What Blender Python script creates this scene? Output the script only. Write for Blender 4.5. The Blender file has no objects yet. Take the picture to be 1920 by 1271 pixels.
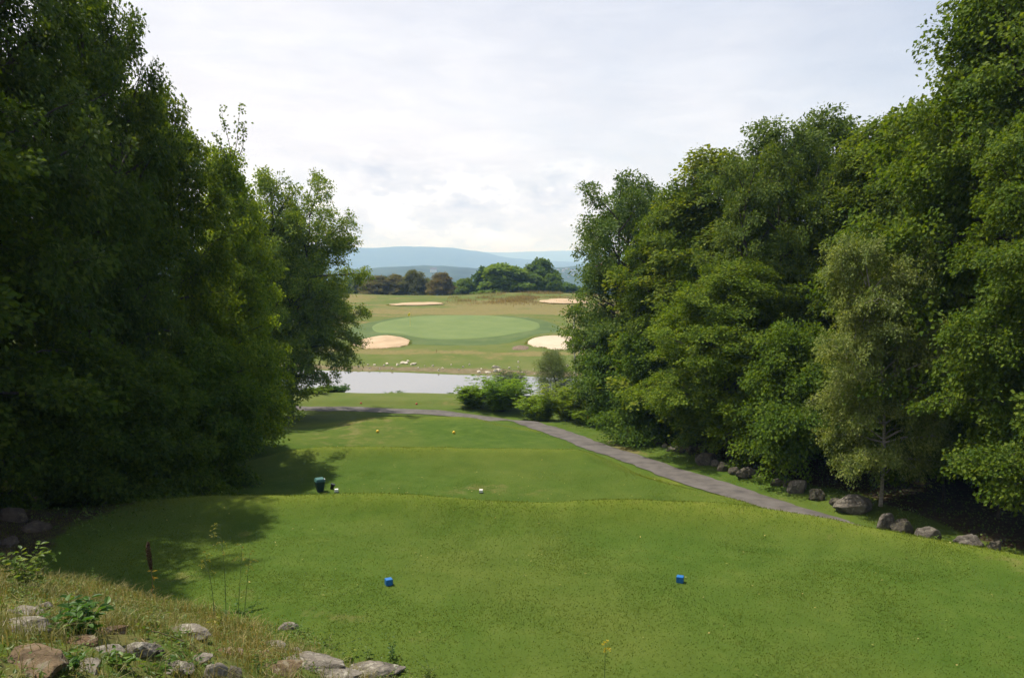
import bpy, bmesh, math, random
import numpy as np
from mathutils import Vector, Matrix

# ------------------------------------------------------------------ basics
SC = bpy.context.scene
COL = SC.collection
R0 = np.random.default_rng(7)
F = 1478.0
PITCH = math.radians(6.0)
CAMZ = 6.0
SUN_EL, SUN_AZ = math.radians(63), math.radians(-60)      # azimuth from +Y towards +X

def S(a, b, x):
    t = np.clip((np.asarray(x, float) - a) / (b - a), 0, 1)
    return t * t * (3 - 2 * t)

def _hash(ix, iy, seed):
    n = (ix.astype(np.int64) * 374761393 + iy.astype(np.int64) * 668265263 + seed * 982451653) & 0xffffffff
    n = ((n ^ (n >> 13)) * 1274126177) & 0xffffffff
    return ((n ^ (n >> 16)) & 0xffff) / 32768.0 - 1.0

def vn(x, y, seed=0):
    x = np.asarray(x, float); y = np.asarray(y, float)
    ix = np.floor(x); iy = np.floor(y); fx = x - ix; fy = y - iy
    fx = fx * fx * (3 - 2 * fx); fy = fy * fy * (3 - 2 * fy)
    a = _hash(ix, iy, seed); b = _hash(ix + 1, iy, seed); c = _hash(ix, iy + 1, seed); d = _hash(ix + 1, iy + 1, seed)
    return (a * (1 - fx) + b * fx) * (1 - fy) + (c * (1 - fx) + d * fx) * fy

def fbm(x, y, seed=0, n=4):
    v = 0; a = 0.5
    for k in range(n):
        v = v + a * vn(x * 2 ** k + 17.3 * k, y * 2 ** k - 9.1 * k, seed + k); a *= 0.5
    return v

# ------------------------------------------------------------------ terrain
PATH = np.array([(22.0, 2.0, -.6), (19.5, 8.5, -1.2), (16.8, 13.0, -1.8), (14.1, 17.0, -2.2), (12.1, 20.0, -2.45), (10.8, 22.8, -2.55), (9.9, 25.2, -2.6), (8.9, 27.0, -2.7), (6.9, 32.3, -3.1), (5.3, 37.0, -3.55),
                 (3.8, 43.0, -4.2), (2.6, 47.4, -4.65), (1.0, 51.2, -4.95), (-1.2, 54.2, -5.2), (-4.5, 56.4, -5.35), (-10, 57.7, -5.4), (-17, 58.2, -5.4), (-30, 58, -5.4)])
_py = PATH[:13, 1]; _px = PATH[:13, 0]; _pz = PATH[:13, 2]
FAR_Y = np.array([0, 70, 84, 86.4, 88, 92, 101, 106, 134, 150, 175, 186, 230, 400, 1200, 30000.])
FAR_Z = np.array([-8.2, -8.2, -7.7, -6.78, -6.55, -6.3, -6.0, -5.85, -4.1, -3.75, -3.1, -3.3, -9, -28, -80, -80.])
POND_Z = -6.72
MOUNDS = [(-17.3, 110.5, 3.6, 5.5, .6), (4.6, 109.5, 5, 5.5, .7), (-20, 166, 9, 6, .35), (9, 168, 7, 6, .45), (-1, 181, 11, 6, .7), (-33, 132, 7, 8, .9), (12, 182, 9, 6, .5), (-40, 178, 14, 8, .7)]

def pathd_(x, y): return x - np.interp(y, _py, _px)
def toe(x, y):          # distance up the stony bank the photographer stands on
    s = (x + 1.0) * -.456 + (y - 10.7) * -.89
    return s + .45 * vn(x * .5, y * .5, 3)

def h(x, y):
    x = np.asarray(x, float); y = np.asarray(y, float)
    y1 = y + .12 * x + .075 * np.clip(x - 5, 0, 8) ** 2 + .25 * vn(x * .25, y * .0, 9)
    y2 = y + .02 * x + .3 * vn(x * .22, 3.0 + 0 * y, 10)
    tee = .27 * np.exp(-((y1 - 18.3) / .7) ** 2) * S(-9, -3, x) * (1 - .7 * S(5, 9, x)) - .12 * np.exp(-((y1 - 16.6) / .9) ** 2) + .22 * np.exp(-((y2 - 30.5) / .8) ** 2) - 1.8 * S(18.2, 21.7, y1) - 2.2 * S(30.4, 34.6, y2) - 1.4 * S(47.6, 54.2, y + .05 * x)
    left = np.interp(y, [0, 17, 24, 34, 45, 56, 70], [0, -.15, -1.5, -2.9, -4.3, -5.3, -5.5])
    wl = S(-12.5, -7.5, x + .25 * np.clip(y - 30, 0, 30) * .12)
    tee = tee * wl + left * (1 - wl)
    px = np.interp(y, _py, _px); pz = np.interp(y, _py, _pz)
    right = pz + .05 * np.clip(x - px - 2, 0, 40) + .10 * S(1.2, 2.4, x - px)
    wr = 1 - S(0, 1, (x - px + 1.12) / (1.6 + 1.9 * (1 - S(19, 23, y)) + 2.6 * S(24, 29.5, y)) + 1)
    wr = wr * (1 - S(50, 53, y)) + S(50, 53, y)
    near = tee * wr + right * (1 - wr)
    near = near + .22 * S(59.3, 60.6, y) * (1 - S(63.5, 66, y)) * S(-21, -16, x) * (1 - S(-3, 1.5, x))
    near = near - 2.7 * S(64.3, 70.5, y + .06 * (x + 8))
    near = near + .05 * vn(x * .35, y * .35, 21) + .02 * vn(x * 1.1, y * 1.1, 22)
    ys = .225 * (x + 18)
    yf = y + np.clip(ys, -8, 8) * (1 - S(90, 104, y)) + .9 * vn(x * .16, y * .05, 31) * (1 - S(90, 98, y))
    far = np.interp(yf, FAR_Y, FAR_Z)
    far = far + S(87, 97, y) * (.16 * vn(x * .07, y * .07, 41) + .05 * vn(x * .25, y * .25, 42))
    far = far + S(250, 900, y) * 9 * fbm(x * .004, y * .004, 51)
    for mx, my, sx, sy, a in MOUNDS:
        far = far + a * np.exp(-((x - mx) / sx) ** 2 - ((y - my) / sy) ** 2)
    w = S(71, 76, y)
    z = near * (1 - w) + far * w
    s = toe(x, y)
    bank = .50 * np.clip(s, 0, 9) * S(0, 1.6, s)
    z = z + np.clip(bank, 0, 4.6)
    lp = np.exp(-((x + 12.2) / 2.6) ** 2 - ((y - 15.5) / 3.2) ** 2)
    z = z + .75 * lp + S(.2, 1.5, s + 0 * x) * (.10 * fbm(x * 1.3, y * 1.3, 61) + .05 * vn(x * 4, y * 4, 66))
    return z

def ledge(y): return -9.3 - .21 * np.clip(np.asarray(y, float) - 21, 0, 40)
def hz(x, y): return float(h(np.array([x]), np.array([y]))[0])

RF = np.array([0, math.cos(PITCH), -math.sin(PITCH)]); RU = np.array([0, math.sin(PITCH), math.cos(PITCH)]); RR = np.array([1., 0, 0])
def ray(px, py): return RF + (px - 960) / F * RR - (py - 635.5) / F * RU
def gp(px, py, tmax=400):            # the ground point that the photograph shows at px, py
    d = ray(px, py); t = np.concatenate([np.arange(5, 60, .04), np.arange(60, tmax, .2)])
    P = np.array([0, 0, CAMZ]) + t[:, None] * d
    k = np.argmax(P[:, 2] <= h(P[:, 0], P[:, 1]))
    return P[k] if P[k, 2] <= hz(P[k, 0], P[k, 1]) + .01 else P[-1]
def gy(px, y):                       # ground point at distance y under photograph column px
    z = hz(0, y)
    for _ in range(4):
        x = (px - 960) / F * (y * math.cos(PITCH) + (CAMZ - z) * math.sin(PITCH)); z = hz(x, y)
    return np.array([x, y, z])
def ztop(py, y):
    d = ray(960, py); return CAMZ + y * d[2] / d[1]

# ------------------------------------------------------------------ object helpers
def link(o, parent=None):
    COL.objects.link(o)
    if parent is not None: o.parent = parent
    return o
def tag(o, label=None, cat=None, group=None, kind=None):
    if label: o['label'] = label
    if cat: o['category'] = cat
    if group: o['group'] = group
    if kind: o['kind'] = kind
    return o
def empty(name, loc=(0, 0, 0), rz=0):
    o = bpy.data.objects.new(name, None); o.location = loc; o.rotation_euler = (0, 0, rz); o.empty_display_size = .3
    return link(o)
def mesh_np(name, V, Q=None, T=None, mat=None, parent=None, smooth=False, uv=None, mats=None, midx=None):
    me = bpy.data.meshes.new(name)
    V = np.ascontiguousarray(V, np.float32).reshape(-1, 3)
    nq = 0 if Q is None else len(Q); nt = 0 if T is None else len(T)
    me.vertices.add(len(V)); me.vertices.foreach_set('co', V.ravel())
    li = []
    if nq: li.append(np.asarray(Q, np.int32).ravel())
    if nt: li.append(np.asarray(T, np.int32).ravel())
    li = np.concatenate(li); me.loops.add(len(li)); me.loops.foreach_set('vertex_index', li)
    me.polygons.add(nq + nt)
    st = np.concatenate([np.arange(nq) * 4, nq * 4 + np.arange(nt) * 3]).astype(np.int32)
    me.polygons.foreach_set('loop_start', st)
    me.polygons.foreach_set('use_smooth', np.full(nq + nt, smooth))
    me.update(calc_edges=True)
    for m in (mats or ([mat] if mat else [])): me.materials.append(m)
    if midx is not None: me.polygons.foreach_set('material_index', np.asarray(midx, np.int32))
    o = bpy.data.objects.new(name, me)
    return link(o, parent)
def attr(o, name, vals):
    a = o.data.attributes.new(name, 'FLOAT', 'POINT'); a.data.foreach_set('value', np.ascontiguousarray(vals, np.float32).ravel())

def from_bm(name, bm, mat, parent=None, smooth=False):
    me = bpy.data.meshes.new(name); bm.to_mesh(me); bm.free()
    if smooth: me.polygons.foreach_set('use_smooth', np.ones(len(me.polygons), bool))
    me.materials.append(mat)
    return link(bpy.data.objects.new(name, me), parent)

def copy_tree(o, parent=None):
    c = o.copy(); COL.objects.link(c)
    if parent is not None: c.parent = parent
    for ch in list(o.children): copy_tree(ch, c)
    return c

# ------------------------------------------------------------------ materials
def new_mat(name):
    m = bpy.data.materials.new(name); m.use_nodes = True
    nt = m.node_tree; nt.nodes.clear()
    return m, nt, nt.nodes, nt.links
def nd(ns, t, **k):
    n = ns.new(t)
    for a, b in k.items():
        if a == 'inp':
            for i, v in b.items(): n.inputs[i].default_value = v
        else: setattr(n, a, b)
    return n
def rgb(c): return (c[0], c[1], c[2], 1)
def ramp(ns, pts, interp='LINEAR'):
    r = ns.new('ShaderNodeValToRGB'); e = r.color_ramp.elements; r.color_ramp.interpolation = interp
    while len(e) < len(pts): e.new(.5)
    for q, (p, c) in zip(e, pts):
        q.position = p; q.color = rgb(c) if hasattr(c, '__len__') else (c, c, c, 1)
    return r

def leaf_mat(name, cols, transl=.35, rough=.5, spec=.35, tcol=None):
    """leaf: colour varies leaf by leaf (random per island) and tree by tree"""
    m, nt, ns, L = new_mat(name)
    geo = nd(ns, 'ShaderNodeNewGeometry'); oi = nd(ns, 'ShaderNodeObjectInfo')
    n = len(cols); cr = ramp(ns, [(i / (n - 1), c) for i, c in enumerate(cols)])
    L.new(geo.outputs['Random Per Island'], cr.inputs[0])
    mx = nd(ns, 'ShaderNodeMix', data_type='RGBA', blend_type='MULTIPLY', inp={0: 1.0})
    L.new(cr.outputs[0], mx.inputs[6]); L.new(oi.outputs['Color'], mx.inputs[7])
    tc = nd(ns, 'ShaderNodeTexCoord'); nz = nd(ns, 'ShaderNodeTexNoise', inp={'Scale': .55, 'Detail': 2})
    L.new(tc.outputs['Object'], nz.inputs['Vector'])
    vr = ramp(ns, [(.35, (.85, .9, .9)), (.65, (1.15, 1.08, .95))]); L.new(nz.outputs[0], vr.inputs[0])
    m2 = nd(ns, 'ShaderNodeMix', data_type='RGBA', blend_type='MULTIPLY', inp={0: 1.0})
    L.new(mx.outputs[2], m2.inputs[6]); L.new(vr.outputs[0], m2.inputs[7])
    p = nd(ns, 'ShaderNodeBsdfPrincipled', inp={'Roughness': rough, 'Specular IOR Level': spec})
    L.new(m2.outputs[2], p.inputs['Base Color'])
    t = nd(ns, 'ShaderNodeBsdfTranslucent')
    tm = nd(ns, 'ShaderNodeMix', data_type='RGBA', blend_type='MULTIPLY', inp={0: 1.0, 7: rgb(tcol or (1.35, 1.25, .5))})
    L.new(m2.outputs[2], tm.inputs[6]); L.new(tm.outputs[2], t.inputs['Color'])
    s = nd(ns, 'ShaderNodeMixShader', inp={0: transl}); L.new(p.outputs[0], s.inputs[1]); L.new(t.outputs[0], s.inputs[2])
    o = nd(ns, 'ShaderNodeOutputMaterial'); L.new(s.outputs[0], o.inputs[0])
    return m

def noise_mat(name, cols, scale=3., detail=6, rough=.85, bump=.3, bscale=None, spec=.3, coord='Object', dist=.02, stretch=(1, 1, 1), pos=None):
    m, nt, ns, L = new_mat(name)
    tc = nd(ns, 'ShaderNodeTexCoord'); mp = nd(ns, 'ShaderNodeMapping', inp={'Scale': stretch}); L.new(tc.outputs[coord], mp.inputs[0])
    nz = nd(ns, 'ShaderNodeTexNoise', inp={'Scale': scale, 'Detail': detail, 'Roughness': .62}); L.new(mp.outputs[0], nz.inputs['Vector'])
    n = len(cols); pos = pos or [.3 + .4 * i / max(n - 1, 1) for i in range(n)]
    cr = ramp(ns, list(zip(pos, cols))); L.new(nz.outputs[0], cr.inputs[0])
    p = nd(ns, 'ShaderNodeBsdfPrincipled', inp={'Roughness': rough, 'Specular IOR Level': spec}); L.new(cr.outputs[0], p.inputs['Base Color'])
    if bump:
        nb = nd(ns, 'ShaderNodeTexNoise', inp={'Scale': bscale or scale * 3, 'Detail': 8}); L.new(mp.outputs[0], nb.inputs['Vector'])
        b = nd(ns, 'ShaderNodeBump', inp={'Strength': bump, 'Distance': dist}); L.new(nb.outputs[0], b.inputs['Height']); L.new(b.outputs[0], p.inputs['Normal'])
    o = nd(ns, 'ShaderNodeOutputMaterial'); L.new(p.outputs[0], o.inputs[0])
    return m

def plain_mat(name, c, rough=.5, spec=.4, var=.12):
    return noise_mat(name, [tuple(v * (1 - var) for v in c), tuple(v * (1 + var) for v in c)], scale=14, detail=4, rough=rough, bump=.05, spec=spec, dist=.004)

def granite(name, base, dark, lichen):
    m, nt, ns, L = new_mat(name)
    tc = nd(ns, 'ShaderNodeTexCoord'); oi = nd(ns, 'ShaderNodeObjectInfo')
    ad = nd(ns, 'ShaderNodeVectorMath', operation='ADD'); ml = nd(ns, 'ShaderNodeVectorMath', operation='SCALE', inp={0: (13, 7, 5)})
    L.new(oi.outputs['Random'], ml.inputs['Scale']); L.new(tc.outputs['Object'], ad.inputs[0]); L.new(ml.outputs[0], ad.inputs[1])
    n1 = nd(ns, 'ShaderNodeTexNoise', inp={'Scale': 4., 'Detail': 9, 'Roughness': .68}); L.new(ad.outputs[0], n1.inputs['Vector'])
    c1 = ramp(ns, [(.32, dark), (.52, base), (.7, tuple(v * 1.35 for v in base))]); L.new(n1.outputs[0], c1.inputs[0])
    n2 = nd(ns, 'ShaderNodeTexNoise', inp={'Scale': 9., 'Detail': 5, 'Roughness': .6}); L.new(ad.outputs[0], n2.inputs['Vector'])
    c2 = ramp(ns, [(.55, 0), (.63, 1)]); L.new(n2.outputs[0], c2.inputs[0])
    mx = nd(ns, 'ShaderNodeMix', data_type='RGBA', inp={7: rgb(lichen)}); L.new(c2.outputs[0], mx.inputs[0]); L.new(c1.outputs[0], mx.inputs[6])
    m2 = nd(ns, 'ShaderNodeMix', data_type='RGBA', blend_type='MULTIPLY', inp={0: 1.}); L.new(mx.outputs[2], m2.inputs[6]); L.new(oi.outputs['Color'], m2.inputs[7])
    p = nd(ns, 'ShaderNodeBsdfPrincipled', inp={'Roughness': .9, 'Specular IOR Level': .2}); L.new(m2.outputs[2], p.inputs['Base Color'])
    n3 = nd(ns, 'ShaderNodeTexNoise', inp={'Scale': 14., 'Detail': 10, 'Roughness': .7}); L.new(ad.outputs[0], n3.inputs['Vector'])
    b = nd(ns, 'ShaderNodeBump', inp={'Strength': 1., 'Distance': .05}); L.new(n3.outputs[0], b.inputs['Height']); L.new(b.outputs[0], p.inputs['Normal'])
    o = nd(ns, 'ShaderNodeOutputMaterial'); L.new(p.outputs[0], o.inputs[0])
    return m

def ground_mat():
    """one ground sheet: turf, dry turf, forest litter, far woodland, mixed by where those stand (vertex attributes)"""
    m, nt, ns, L = new_mat('ground_cover')
    tc = nd(ns, 'ShaderNodeTexCoord')
    def noise(sc, det=4, ro=.6, st=(1, 1, 1)):
        mp = nd(ns, 'ShaderNodeMapping', inp={'Scale': st}); L.new(tc.outputs['Object'], mp.inputs[0])
        n = nd(ns, 'ShaderNodeTexNoise', inp={'Scale': sc, 'Detail': det, 'Roughness': ro}); L.new(mp.outputs[0], n.inputs['Vector']); return n.outputs[0]
    def mixc(f, a, b, mode='MIX'):
        x = nd(ns, 'ShaderNodeMix', data_type='RGBA', blend_type=mode)
        for s, i in ((f, 0), (a, 6), (b, 7)):
            if hasattr(s, 'is_linked'): L.new(s, x.inputs[i])
            elif i == 0: x.inputs[0].default_value = s
            else: x.inputs[i].default_value = rgb(s)
        return x.outputs[2]
    def math_(op, a, b):
        x = nd(ns, 'ShaderNodeMath', operation=op)
        for i, s in enumerate((a, b)):
            if hasattr(s, 'is_linked'): L.new(s, x.inputs[i])
            else: x.inputs[i].default_value = s
        return x.outputs[0]
    def at(n): a = nd(ns, 'ShaderNodeAttribute', attribute_name=n); return a.outputs['Fac']
    def rmp(src, pts):
        r = ramp(ns, pts); L.new(src, r.inputs[0]); return r.outputs[0]
    # turf greens
    g = rmp(noise(1.3, 6, .7), [(.3, (.038, .074, .009)), (.5, (.056, .096, .014)), (.72, (.082, .118, .021))])
    g = mixc(rmp(noise(.12, 3), [(.4, 0), (.62, .55)]), g, (.100, .118, .024))
    g = mixc(rmp(noise(.45, 5, .7), [(.38, .5), (.55, 0)]), g, (.048, .088, .012))
    g = mixc(rmp(noise(3.2, 5, .75), [(.62, 0), (.76, .5)]), g, (.135, .135, .03))
    fine = rmp(noise(55, 3, .75), [(.28, (.76, .8, .7)), (.5, (1, 1, 1)), (.75, (1.2, 1.18, 1.12))])
    g = mixc(1., g, fine, 'MULTIPLY')
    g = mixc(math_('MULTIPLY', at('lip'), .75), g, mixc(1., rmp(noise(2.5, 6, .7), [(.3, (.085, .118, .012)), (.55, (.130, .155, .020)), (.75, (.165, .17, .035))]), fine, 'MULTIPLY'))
    # far turf is cooler
    g = mixc(at('fairway'), g, mixc(rmp(noise(.3, 5), [(.35, 0), (.65, 1)]), (.088, .118, .026), (.125, .135, .042)))
    # dry turf
    d = rmp(noise(2.2, 6, .7), [(.3, (.13, .11, .040)), (.55, (.185, .152, .062)), (.75, (.235, .19, .088))])
    df = math_('ADD', at('dry'), math_('MULTIPLY', math_('SUBTRACT', noise(.9, 7, .72), .5), 1.5))
    g = mixc(rmp(df, [(.38, 0), (.72, .85)]), g, d)
    # litter under the trees
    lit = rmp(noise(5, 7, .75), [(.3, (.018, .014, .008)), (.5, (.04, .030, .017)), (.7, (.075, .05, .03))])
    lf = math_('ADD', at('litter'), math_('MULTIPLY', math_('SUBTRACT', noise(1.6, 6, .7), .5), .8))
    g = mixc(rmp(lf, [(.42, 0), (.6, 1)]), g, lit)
    # bare shore soil
    sh = rmp(noise(1.4, 7, .7), [(.3, (.10, .082, .045)), (.55, (.17, .135, .08)), (.75, (.25, .21, .14))])
    g = mixc(rmp(math_('ADD', at('shore'), math_('MULTIPLY', math_('SUBTRACT', noise(.5, 6, .7), .5), 1.2)), [(.4, 0), (.62, .9)]), g, sh)
    # woodland seen from far off
    wd = rmp(noise(.02, 8, .75), [(.32, (.012, .026, .010)), (.5, (.026, .048, .015)), (.7, (.05, .075, .025))])
    g = mixc(at('wood'), g, wd)
    p = nd(ns, 'ShaderNodeBsdfPrincipled', inp={'Roughness': .95, 'Specular IOR Level': .05}); L.new(g, p.inputs['Base Color'])
    b = nd(ns, 'ShaderNodeBump', inp={'Strength': .55, 'Distance': .03}); L.new(noise(30, 6, .75), b.inputs['Height']); L.new(b.outputs[0], p.inputs['Normal'])
    o = nd(ns, 'ShaderNodeOutputMaterial'); L.new(p.outputs[0], o.inputs[0])
    return m

M = {}
M['ground'] = ground_mat()
M['asphalt'] = noise_mat('asphalt', [(.058, .052, .050), (.098, .087, .079), (.125, .114, .108)], scale=1.6, detail=9, rough=.9, bump=.5, bscale=90, dist=.006)
M['sand'] = noise_mat('sand', [(.33, .235, .14), (.40, .29, .18), (.45, .335, .22)], scale=.5, detail=7, rough=.95, bump=.3, bscale=6, dist=.05)
M['sand_pale'] = noise_mat('sand_pale', [(.40, .32, .225), (.47, .385, .28), (.51, .42, .31)], scale=.5, detail=7, rough=.95, bump=.3, bscale=6, dist=.05)
M['green'] = noise_mat('putting_turf', [(.092, .138, .032), (.108, .152, .038), (.128, .168, .046)], scale=.22, detail=6, rough=.85, bump=.15, bscale=20, dist=.01)
M['collar'] = noise_mat('collar_turf', [(.046, .080, .015), (.062, .098, .020), (.088, .115, .030)], scale=.35, detail=7, rough=.9, bump=.3, bscale=14, dist=.03)
M['granite'] = granite('granite', (.20, .185, .165), (.075, .068, .060), (.36, .35, .31))
M['granite_dark'] = granite('mossy_granite', (.13, .12, .10), (.045, .043, .036), (.20, .20, .14))
M['pale_stone'] = granite('pale_stone', (.52, .46, .36), (.28, .23, .17), (.62, .58, .5))
M['brown_stone'] = granite('rusty_stone', (.155, .105, .068), (.05, .034, .022), (.24, .21, .16))
M['ledge'] = granite('rusty_ledge', (.17, .125, .08), (.045, .032, .02), (.24, .21, .16))
M['bark'] = noise_mat('bark', [(.028, .023, .018), (.06, .05, .04), (.11, .095, .08)], scale=5, detail=8, rough=.95, bump=1., bscale=9, dist=.05, stretch=(3, 3, .6))
M['birch_bark'] = noise_mat('birch_bark', [(.06, .05, .04), (.20, .18, .15), (.33, .30, .26)], scale=4, detail=6, rough=.8, bump=.3, dist=.01, stretch=(1, 1, 6), pos=[.3, .42, .6])
M['white_bark'] = noise_mat('white_bark', [(.10, .09, .08), (.55, .52, .47), (.66, .63, .58)], scale=4, detail=6, rough=.8, bump=.3, dist=.01, stretch=(1, 1, 6), pos=[.28, .38, .6])
M['maple'] = leaf_mat('maple_leaf', [(.054, .100, .008), (.088, .145, .011), (.125, .182, .016), (.185, .24, .028)], spec=.12, rough=.6, transl=.45)
M['oak'] = leaf_mat('oak_leaf', [(.046, .088, .010), (.076, .126, .013), (.108, .160, .020), (.16, .21, .034)], spec=.16, rough=.55, transl=.42)
M['birch'] = leaf_mat('birch_leaf', [(.09, .135, .022), (.135, .185, .034), (.19, .24, .055), (.27, .31, .10)], spec=.2, rough=.5, transl=.45)
M['shrub'] = leaf_mat('shrub_leaf', [(.075, .14, .012), (.105, .18, .016), (.145, .225, .024)], transl=.5, spec=.1)
M['willow'] = leaf_mat('willow_leaf', [(.085, .10, .036), (.12, .138, .05), (.17, .185, .08)], spec=.25)
M['needle'] = leaf_mat('pine_needle', [(.11, .13, .045), (.16, .165, .06), (.21, .195, .085)], transl=.35, spec=.05)
M['hardwood'] = leaf_mat('hardwood_leaf', [(.085, .14, .022), (.12, .18, .028), (.16, .22, .04)], transl=.4, spec=.05)
M['deadleaf'] = leaf_mat('dead_leaf', [(.20, .075, .022), (.30, .13, .05)], transl=.2)
M['blade'] = leaf_mat('grass_blade', [(.085, .125, .012), (.115, .155, .018), (.145, .18, .026), (.19, .20, .045)], transl=.55, spec=.08)
M['turf'] = leaf_mat('turf_blade', [(.048, .076, .011), (.060, .090, .014), (.078, .108, .019), (.115, .135, .034)], transl=.62, spec=.03)
M['straw'] = leaf_mat('straw_blade', [(.10, .14, .025), (.15, .16, .045), (.24, .20, .08), (.34, .28, .13)], transl=.3, spec=.2)
M['fescue'] = leaf_mat('fescue_blade', [(.16, .12, .045), (.27, .20, .085), (.34, .26, .115)], transl=.3, spec=.1)
M['weed'] = leaf_mat('weed_leaf', [(.055, .11, .012), (.09, .15, .018), (.13, .19, .03), (.18, .22, .045)], transl=.4)
M['stem'] = plain_mat('green_stem', (.07, .10, .03), .7)
M['drystem'] = plain_mat('dry_stem', (.20, .15, .07), .8)
M['dock'] = leaf_mat('dock_seed', [(.045, .018, .010), (.075, .028, .014), (.11, .045, .02)], transl=.1)
M['yellow_leaf'] = leaf_mat('yellow_leaf', [(.40, .30, .04), (.5, .36, .07), (.36, .2, .05)], transl=.35)
M['goldenrod'] = leaf_mat('goldenrod_flower', [(.20, .21, .03), (.36, .33, .05)], transl=.3)
M['yellow_flower'] = leaf_mat('yellow_flower', [(.6, .45, .02), (.75, .58, .04)], transl=.3)
M['blue'] = plain_mat('blue_paint', (.012, .12, .36), .45)
M['white'] = plain_mat('white_paint', (.78, .78, .74), .5, var=.04)
M['yellow'] = plain_mat('yellow_paint', (.75, .48, .03), .5)
M['red'] = plain_mat('red_paint', (.42, .05, .03), .5)
M['black'] = plain_mat('black_plastic', (.012, .013, .016), .5)
M['bin'] = plain_mat('dark_green_plastic', (.010, .030, .030), .45)
M['binlid'] = plain_mat('teal_plastic', (.045, .13, .115), .4)
M['flag'] = plain_mat('yellow_flag', (.8, .66, .03), .7)
M['roof'] = plain_mat('house_roof', (.12, .11, .11), .8)

# ------------------------------------------------------------------ ground sheet
def axis(*segs):
    out = []
    for a, b, n in segs: out.append(np.linspace(a, b, n, endpoint=False))
    out.append([segs[-1][1]]); return np.concatenate(out)
lg = lambda a, b, n: np.geomspace(a, b, n)
xs = np.concatenate([-lg(200, 14000, 26)[::-1], axis((-180, -60, 24), (-60, -26, 34), (-26, 26, 208), (26, 60, 34), (60, 180, 24)), lg(200, 14000, 26)])
ysx = np.concatenate([-lg(20, 400, 8)[::-1], axis((-14, 4, 20), (4, 24, 100), (24, 64, 150), (64, 140, 160), (140, 200, 60), (200, 400, 30)), lg(430, 14000, 40)])
X, Y = np.meshgrid(xs, ysx)
Z = h(X, Y)
# push the sheet far below the distant hill meshes at the very edge only
nx, ny = len(xs), len(ysx)
idx = np.arange(nx * ny).reshape(ny, nx)
Q = np.stack([idx[:-1, :-1], idx[:-1, 1:], idx[1:, 1:], idx[1:, :-1]], -1).reshape(-1, 4)
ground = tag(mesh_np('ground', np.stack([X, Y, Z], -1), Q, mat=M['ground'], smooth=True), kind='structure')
pxx = np.interp(Y, _py, _px)
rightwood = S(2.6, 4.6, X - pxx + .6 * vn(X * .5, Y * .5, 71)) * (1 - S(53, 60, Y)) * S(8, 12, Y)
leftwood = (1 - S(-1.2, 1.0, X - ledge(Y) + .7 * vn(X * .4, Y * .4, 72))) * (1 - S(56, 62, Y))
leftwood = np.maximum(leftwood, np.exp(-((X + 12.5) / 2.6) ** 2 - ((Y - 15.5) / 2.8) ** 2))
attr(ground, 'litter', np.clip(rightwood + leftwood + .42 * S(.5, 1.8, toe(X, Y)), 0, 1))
E = lambda cx, cy, sx, sy: np.exp(-((X - cx) / sx) ** 2 - ((Y - cy) / sy) ** 2)
y1 = Y + .12 * X + .075 * np.clip(X - 5, 0, 8) ** 2
dry = .42 * E(-9, 46, 5, 10) + .35 * E(-9.5, 24, 3, 4) + .45 * E(-1, 25.8, 3.0, 1.1) + .55 * E(5.3, 39.5, 1.3, 3.0)
dry += .22 * np.exp(-((pathd_(X, Y) + 3.6) / .9) ** 2) * (Y < 26) + .28 * np.exp(-((y1 - 17.7) / .6) ** 2) * S(1.5, 6, X) * (1 - S(14, 18, X)) + .42 * E(9.8, 13.0, 1.0, 1.6) + .32 * E(-5.4, 17.0, 1.3, .5)
dry += .40 * np.exp(-((y1 - 31.3) / .8) ** 2) * S(3, 5, X) * (1 - S(7, 8, X)) + .45 * E(-8.5, 31.5, 2.2, .8)
dry += .5 * S(0, 1.4, toe(X, Y)) + .32 * np.exp(-((toe(X, Y) + .7) / .6) ** 2)
dry += .30 * np.exp(-((X - pxx - 1.35) / .35) ** 2) * (Y < 52) * (Y > 6) + .5 * np.exp(-((Y - 59.4 + .1 * X) / .5) ** 2) * S(-10, -4, X) * (1 - S(0, 2, X)) + .35 * E(-16, 64, 2, 3)
dry += .7 * np.exp(-((Y - 97.5 + .05 * X) / 3.0) ** 2) * S(88, 92, Y) + .30 * S(134, 138, Y) * (1 - S(146, 154, Y)) + .42 * np.exp(-((Y - 140) / 3) ** 2) + .2 * S(128, 131, Y) * (1 - S(190, 230, Y))
dry += .45 * np.exp(-((Y - 158) / 5) ** 2) * S(-6, -3, X) + .6 * E(-3, 160, 10, 7) + .35 * E(12, 125, 6, 12) + .2 * (1 - S(200, 240, Y)) * S(100, 110, Y)
dry += .25 * E(-27, 120, 6, 10) + .5 * E(-40, 168, 9, 8)
dry += S(86, 90, Y) * (1 - S(180, 200, Y)) * (.38 * vn(X * .13, Y * .3, 95) + .22 * vn(X * .4, Y * .5, 96))
attr(ground, 'dry', np.clip(dry, 0, 1.2))
attr(ground, 'shore', np.clip(.75 * np.exp(-((Z + 6.55) / .16) ** 2) * S(76, 80, Y) * (1 - S(93, 97, Y)) + (Z < -6.75) * .9 * (Y > 66) * (Y < 92), 0, 1))
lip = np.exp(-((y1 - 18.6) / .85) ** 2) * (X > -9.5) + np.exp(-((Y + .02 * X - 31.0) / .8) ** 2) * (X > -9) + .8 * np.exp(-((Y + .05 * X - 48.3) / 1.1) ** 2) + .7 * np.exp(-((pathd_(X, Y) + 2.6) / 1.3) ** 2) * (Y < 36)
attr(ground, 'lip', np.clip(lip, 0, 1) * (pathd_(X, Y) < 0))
attr(ground, 'fairway', S(56, 62, Y) * .85)
attr(ground, 'wood', S(190, 215, Y))

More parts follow.
